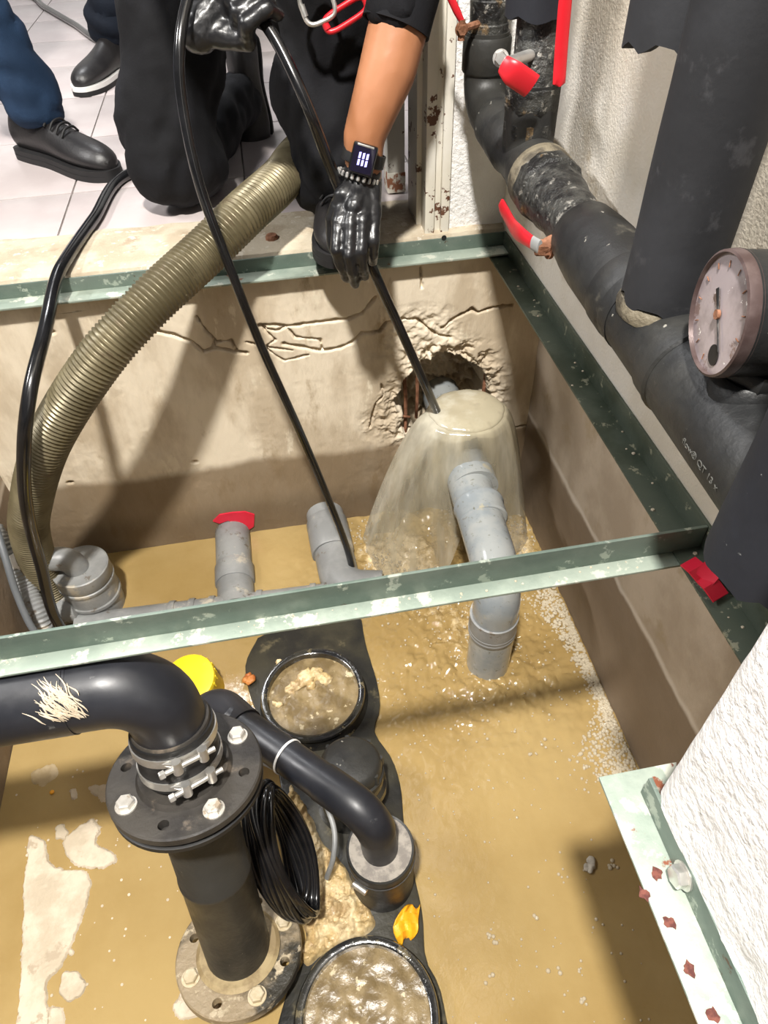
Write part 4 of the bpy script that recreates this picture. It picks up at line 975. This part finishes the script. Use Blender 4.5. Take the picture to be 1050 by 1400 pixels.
# ================================================================== PEOPLE
def wr(scale, amp, stretch=(1, 1, 1)):
    s = V(stretch)
    return lambda p: (noise.fractal(V((p.x*s.x, p.y*s.y, p.z*s.z))*scale, .9, 2, 3))*amp
def shoe(parent, heel, toe, L_, mat_up, mat_mid, hw=.05, h=.075, laces=True, pitch=0, name='shoe', roll=None):
    heel, toe = V(heel), V(toe); d = (toe-heel).normalized()
    side = d.cross(V((0, 0, 1))); side = side.normalized() if side.length > .1 else V((1, 0, 0)); upv_ = side.cross(d)
    def W(x, y, z): return heel + d*x*L_ + side*y + upv_*z
    st_ = [(0, .55, .9), (.03, .72, 1.05), (.10, .80, 1.25), (.22, .80, 1.30), (.32, .76, 1.22), (.42, .76, 1.02), (.55, .86, .82), (.68, .97, .70), (.80, .98, .64), (.90, .84, .56), (.96, .60, .44), (1.0, .25, .25)]
    n = 22; mb = MB(); vs = []
    for (x, wv, hh) in st_:
        for j in range(n):
            a = 2*PI*j/n; cy, cz = math.cos(a), math.sin(a)
            zz = .016 + (h*hh + .006)*(.5+.5*cz)
            vs.append(W(x, (abs(cy)**.75)*(1 if cy > 0 else -1)*hw*wv*(1-.30*max(0, cz)), zz))
    k = len(st_)
    mb.add(vs, [[i*n+j, i*n+(j+1) % n, (i+1)*n+(j+1) % n, (i+1)*n+j] for i in range(k-1) for j in range(n)] + [list(range(n))[::-1], [(k-1)*n+j for j in range(n)]])
    up = mb.build(name, mat_up, parent)
    md = up.modifiers.new('s', 'SUBSURF'); md.levels = 1; md.render_levels = 1
    me = evaluated(up); up.modifiers.clear(); up.data = me
    def outline(gr):
        L2 = [(x, (wv*hw+gr)) for x, wv, _ in st_]; L2[0] = (-.010, .50*hw); L2[-1] = (1.008, .34*hw)
        return [W(x, -y, 0) for x, y in L2] + [W(x, y, 0) for x, y in L2[::-1]]
    for nm, g_, z0, z1, mt in ((('sole', .004, 0, .013, m_sole), ('midsole', .003, .013, .025, mat_mid))):
        pts = outline(g_); pts = spline(pts + [pts[0]], .012)[:-1]; kk = len(pts)
        MB().add([p + upv_*z0 for p in pts] + [p + upv_*z1 for p in pts], [list(range(kk))[::-1], list(range(kk, 2*kk))] + [[i, (i+1) % kk, kk+(i+1) % kk, kk+i] for i in range(kk)]).build(nm, mt, up, True)
    if laces:
        for i in range(5):
            x = .40 + .055*i; hz = .024 + h*(1.06 - .30*i/4.6)*.985
            MB().sweep(spline([W(x-.01, -.026, hz-.012), W(x, -.012, hz+.002), W(x+.012, .012, hz+.002), W(x+.01, .026, hz-.012)], .006), .0028, 8).build('lace', m_sole, up)
        MB().sweep(spline([W(.36, -.03, .024+h*1.10), W(.33, -.02, .030+h*1.2), W(.31, .0, .032+h*1.24), W(.33, .02, .030+h*1.2), W(.36, .03, .024+h*1.10)], .006), .006, 10).build('collar_padding', mat_up, up)
    return up
# ---- standing person, navy trousers
def standing(label, ankles, feet, hip, trouser, shoe_mid, shoe_mat, facing, laces, height=1.72, hem=.10, foot_l=.31, lean=(0, 0)):
    pr = thing('person', label, 'person', (hip[0], hip[1], 0))
    hx, hy, hz = hip; f = V(facing).normalized(); s = V((f.y, -f.x, 0))
    caps = []
    for sg, (ax_, ay_) in zip((-1, 1), ankles):
        hipj = V((hx, hy, hz-.06)) + s*sg*.09; kn = V((ax_, ay_, .10)).lerp(hipj, .47) + f*.03
        caps += [((ax_, ay_, hem + .045), kn, .066, .084), (kn, hipj, .082, .105)]
    caps += [(V((hx, hy, hz-.08)) - s*.07, V((hx, hy, hz-.08)) + s*.07, .12, .12), (V((hx, hy, hz-.05)) - s*.05, V((hx, hy, hz+.04)) + s*.05, .125, .125)]
    folds = lambda p: (abs(noise.noise(V((p.x*6 + p.z*5, p.y*6, p.z*15))))-.2)*.026 + noise.fractal(p*26, 1, 2, 3)*.003
    blob('trousers', caps, .011, trouser, pr, 5, folds)
    sh = V((hx, hy, hz+.50))
    tc_ = [(V((hx, hy, hz+.02)) - s*.06, sh - s*.10 - V((0, 0, .06)), .115, .115), (V((hx, hy, hz+.02)) + s*.06, sh + s*.10 - V((0, 0, .06)), .115, .115), (sh - s*.16, sh + s*.16, .062, .062)]
    bd = []
    for sg in (-1, 1):
        a = sh + s*sg*.19; el_ = a + V((0, 0, -.27)) + s*sg*.05 - f*.03; wr_ = el_ + V((0, 0, -.20)) + f*.12
        tc_ += [(a, el_.lerp(a, .25), .058, .052)]
        bd += [(a, el_, .046, .040), (el_, wr_, .040, .028), (wr_, wr_ + V((0, 0, -.08)) + f*.02, .032, .030)]
        for k in range(4): q0 = wr_ + V((0, 0, -.08)) + f*(.02 + (k-1.5)*.019); bd += [(q0, q0 + V((0, 0, -.075 + .008*abs(k-1.5))), .0095, .008)]
        bd += [(wr_ + f*.03 + V((0, 0, -.03)), wr_ + f*.06 + V((0, 0, -.085)), .012, .009)]
    hd_ = sh + V((0, 0, .23)) + f*.03
    bd += [(sh, hd_, .055, .055), (hd_ - V((0, 0, .03)) + f*.02, hd_ + V((0, 0, .05)), .073, .085), (hd_ + f*.085, hd_ + f*.105 - V((0, 0, .02)), .012, .014), (sh - s*.14 - V((0, 0, .02)), sh + s*.14 - V((0, 0, .02)), .05, .05)]
    blob('body', bd, .008, m_skin, pr, 3)
    blob('shirt', tc_, .011, trouser, pr, 5, folds)
    blob('hair', [(hd_ + V((0, 0, .06)) - f*.025, hd_ + V((0, 0, .075)), .088, .080)], .009, m_hair, pr, 2)
    for (h_, t_) in feet: shoe(pr, h_, t_, (V(t_)-V(h_)).length, shoe_mat, shoe_mid, .047, .082, laces)
    return pr
bh, bt = az(38, 210, .0), az(160, 246, .0)
d1 = (bt-bh).normalized()
an1 = bh + d1*.105
standing('person standing in navy trousers and black lace-up work shoes', [(an1.x, an1.y), (-.86, 2.06)][::-1], [(bh, bt), (V((-.93, 2.12, 0)), V((-.93, 2.12, 0)) + V((.86, -.5, 0))*.31)], (-.70, 2.05, .90), m_navy, m_sole, m_leather, (d1.x, d1.y, 0), True, hem=.085)
sh_, stt = az(181, 92, 0), az(112, 132, 0)
d2 = (stt-sh_).normalized(); stt = sh_ + d2*.32; an2 = sh_ + d2*.075
standing('person in dark trousers and black sneakers with white midsoles behind', [(an2.x, an2.y), (.0, 3.02)], [(sh_, stt), (V((.02, 3.1, 0)), V((-.07, 2.79, 0)))], (-.18, 2.92, .90), m_navyd, m_midsole, m_leather, (d2.x, d2.y, 0), False, hem=.09)

# ---- kneeling person in black
kp = thing('person', 'person kneeling at the pit edge in black workwear and black gloves', 'person', (-.02, 1.6, 0))
KL = V((-.170, 1.545, .085)); HL = V((-.060, 1.70, .50)); AL = V((-.03, 1.93, .09))
KR = V((.165, 1.37, .46)); HR = V((.06, 1.74, .52)); AR = V((.125, 1.36, .09))
leg_f = lambda p: noise.noise(V((p.x*10 + p.z*4, p.y*10, p.z*6)))*.013 + (abs(noise.noise(V((p.x*17 - p.z*6, p.y*15, p.z*7 + 3))))-.2)*.016 + noise.fractal(p*30, 1, 2, 3)*.003
blob('trousers', [(HL, KL + V((0, .02, .06)), .108, .092), (KL + V((-.005, -.01, .02)), KL + V((.035, .01, .0)), .079, .078), (KL, AL, .080, .060),
                  (HR, KR, .120, .092), (KR, KR.lerp(AR, .5) + V((-.005, .02, 0)), .094, .082), (KR.lerp(AR, .5) + V((-.005, .02, 0)), AR + V((0, 0, .01)), .082, .070),
                  (ay(436, 110, 1.40), ay(460, 215, 1.335), .090, .078), (ay(460, 215, 1.335), ay(480, 300, 1.325), .078, .054), (HL, HR, .125, .125), (V((-.06, 1.74, .58)), V((.06, 1.76, .60)), .120, .125), (V((.10, 1.55, .36)), V((.02, 1.66, .44)), .085, .10)], .009, m_blackcloth, kp, 5, leg_f)
SL, SR = V((-.16, 1.42, .95)), V((.26, 1.45, .93))
EL = V((-.10, 1.24, .66)); EReal = ay(556, -10, 1.215)
WR = ay(497, 215, 1.165)
blob('shirt', [(V((-.09, 1.72, .60)), SL + V((.06, .03, -.04)), .128, .115), (V((.06, 1.74, .60)), SR + V((-.06, .03, -.04)), .128, .115), (SL, SR, .068, .068),
               (SL, EL, .068, .056), (EL, ay(318, -20, 1.26), .054, .042), (SR, EReal + V((.0, .02, .02)), .070, .054), (EReal + V((0, .01, .015)), ay(545, 8, 1.207), .052, .047)], .009, m_blackcloth, kp, 4, leg_f)
hdk = V((.05, 1.28, 1.16))
nk = (SL+SR)*.5
blob('body', [(EReal, ay(530, 95, 1.188), .045, .044), (ay(530, 95, 1.188), WR + V((.002, 0, .03)), .044, .033), (WR + V((.002, 0, .03)), WR + V((-.002, -.004, -.035)), .033, .029),
              (SR, EReal, .046, .043), (SL, EL, .046, .040), (SL, SR, .055, .055), (nk, hdk, .052, .055), (hdk + V((0, -.02, -.03)), hdk + V((0, .02, .05)), .072, .086),
              (hdk + V((0, -.098, .0)), hdk + V((0, -.105, -.022)), .012, .014), (hdk + V((-.088, .0, 0)), hdk + V((-.09, .005, .02)), .012, .012), (hdk + V((.088, 0, 0)), hdk + V((.09, .005, .02)), .012, .012)], .006, m_skin, kp, 3)
blob('hair', [(hdk + V((0, .025, .06)), hdk + V((0, .0, .075)), .088, .082)], .008, m_hair, kp, 2)
# right glove: back of the hand to the viewer, fingers closing down over the hose
g = []
mcp = [ay(463, 303, 1.110), ay(479, 307, 1.098), ay(496, 303, 1.100), ay(511, 294, 1.112)]
pip = [ay(460, 342, 1.082), ay(477, 350, 1.070), ay(494, 345, 1.072), ay(511, 329, 1.085)]
dip = [ay(466, 364, 1.088), ay(481, 372, 1.074), ay(496, 364, 1.076), ay(510, 345, 1.090)]
tip = [ay(474, 380, 1.100), ay(486, 388, 1.092), ay(499, 378, 1.094), ay(509, 358, 1.104)]
wri = WR + V((-.003, -.004, -.034))
for k in range(4):
    g += [(wri + V(((k-1.5)*.009, 0, 0)), mcp[k], .0175, .0130), (mcp[k], pip[k], .0118, .0105), (pip[k], dip[k], .0102, .0092), (dip[k], tip[k], .0092, .0080)]
g += [(wri + V((0, 0, .012)), wri, .031, .029), (wri + V((0, .006, 0)), (mcp[1]+mcp[2])*.5 + V((0, .018, .02)), .024, .017)]
th = [ay(470, 268, 1.135), ay(455, 300, 1.135), ay(456, 335, 1.128), ay(466, 360, 1.122)]
g += [(wri, th[0], .020, .017), (th[0], th[1], .016, .0130), (th[1], th[2], .0125, .0110), (th[2], th[3], .0108, .0085)]
blob('glove', g, .0028, m_glove, kp, 2, wr(60, .0012))
# left glove: fist around the hose near the knee
hdv = (ay(383, 65, 1.17) - ay(345, 5, 1.22)).normalized(); hc0 = ay(347, 8, 1.217)
toC = (V((0, 0, H)) - hc0); toC = (toC - hdv*toC.dot(hdv)).normalized(); sd = hdv.cross(toC)
if sd.x > 0: sd = -sd
g = []
for k in range(4):
    c = hc0 + hdv*((k-1.5)*.0205)
    a, b, c_, d_ = c + sd*.034 - toC*.004, c + sd*.022 + toC*.026, c - sd*.014 + toC*.024, c - sd*.022 - toC*.004
    g += [(a, b, .0125, .0118), (b, c_, .0115, .0105), (c_, d_, .0102, .0085), (hc0 + sd*.085 - hdv*.025, a, .020, .014)]
g += [(hc0 + sd*.085 - hdv*.025, ay(318, -20, 1.26), .030, .034), (hc0 + sd*.06 - hdv*.045, hc0 - hdv*.055 + toC*.02, .016, .013), (hc0 - hdv*.055 + toC*.02, hc0 - hdv*.03 - sd*.022 + toC*.020, .012, .010)]
blob('glove', g, .003, m_glove, kp, 2, wr(60, .0014))
# shoes: front foot flat, rear foot on its toes
shoe(kp, (.140, 1.44, .009), (.125, 1.262, .012), .27, m_leather, m_sole, .046, .078, True)
shoe(kp, (.005, 2.06, .20), (-.002, 1.985, .0), .27, m_leather, m_sole, .050, .085, False)
c0, c1_ = ay(552, -2, 1.214), ay(541, 38, 1.203)
Lc = (c1_-c0).length
MB().lathe([(.050, -.03), (.0505, Lc*.4), (.0512, Lc*.85), (.0515, Lc), (.048, Lc), (.047, Lc*.5)], c0, c1_-c0, 32, False).build('sleeve_cuff', m_blackcloth, kp)
# wristwatch and bracelet
fa = (ay(541, 20, 1.20) - WR).normalized()
wc = ay(498, 211, 1.165); wv_ = (V((0, 0, H)) - wc); wn = (wv_ - fa*wv_.dot(fa)).normalized(); ws_ = fa.cross(wn)
wt = thing('wristwatch', 'black smartwatch with lit violet screen on the bare wrist', 'watch', wc)
MB().lathe([(.0335, -.010), (.0350, -.009), (.0350, .009), (.0335, .010)], WR, fa, 40, False).build('strap', m_rub, wt)
def rbox(name, c, u_, v_, n_, a, b, h, mat, parent, bev):
    mb = MB(); vs = [c + u_*x*a + v_*y*b + n_*z for z in (0, h) for x, y in ((-1, -1), (1, -1), (1, 1), (-1, 1))]
    mb.add(vs, [[0, 3, 2, 1], [4, 5, 6, 7], [0, 1, 5, 4], [1, 2, 6, 5], [2, 3, 7, 6], [3, 0, 4, 7]]); return mb.build(name, mat, parent, True, bev)
w0 = WR + wn*.0325
cs = rbox('case', w0, ws_, fa, wn, .0195, .0225, .010, m_cable, wt, .004)
rbox('bezel_edge', w0 + wn*.0085 + fa*.0195, ws_, fa, wn, .013, .0014, .003, m_steel, wt, .0005)
rbox('display', w0 + wn*.0102, ws_, fa, wn, .0165, .0190, .0006, M('watch_glass', (.01, .008, .02), None, rough=.08), wt, .0002)
for k, (a_, b_) in enumerate(((-.0060, .0055), (.0, .0055), (.0060, .0055), (-.0060, -.0045), (.0, -.0045), (.0060, -.0045))):
    rbox('lit_digit', w0 + wn*.0109 + ws_*a_ + fa*b_, (ws_ + fa*.25).normalized(), fa, wn, .0018, .0042, .0003, m_screen, wt, 0)
bc = WR - fa*.028 + V((-.001, 0, 0))
bl = thing('bead_bracelet', 'silver bead bracelet just below the smartwatch', 'bracelet', bc)
b1 = wn; b2 = ws_
MB().sweep([bc + (b1*math.cos(a) + b2*math.sin(a))*.0325 for a in np.linspace(0, 2*PI, 41)], .0016, 8, False).build('cord', m_rub, bl)
bm0 = None
for k in range(22):
    a = 2*PI*k/22; d = b1*math.cos(a) + b2*math.sin(a); p = bc + d*.0335
    MB().sweep([p - fa*.0045, p - fa*.003, p + fa*.003, p + fa*.0045], [.0014, .0028, .0028, .0014], 8).build('bead', m_steel, bl)
# carabiners clipped on the workwear
def biner(name, px, py, y, w_, h_, ang, r, mat, label):
    c = ay(px, py, y); n = (V((0, 0, H)) - c).normalized(); u_ = V((math.cos(ang), 0, math.sin(ang))); u_ = (u_ - n*u_.dot(n)).normalized(); v_ = n.cross(u_)
    pts = [c + u_*(abs(math.cos(a))**.55)*(1 if math.cos(a) > 0 else -1)*w_ + v_*(abs(math.sin(a))**.55)*(1 if math.sin(a) > 0 else -1)*h_ for a in np.linspace(0, 2*PI, 49)]
    e = thing(name, label, 'carabiner', c)
    MB().sweep(pts, r, 10, False).build('body', mat, e)
    MB().sweep([c - u_*w_*.95 + v_*h_*.35, c - u_*w_*.95 - v_*h_*.35], r*1.35, 10).build('gate_sleeve', mat, e)
biner('steel_carabiner', 434, 6, 1.26, .024, .022, .3, .0036, m_steel, 'silver steel carabiner hanging on the black workwear')
biner('red_carabiner', 472, 20, 1.255, .034, .011, .42, .0042, m_red, 'red carabiner hanging beside the silver one')
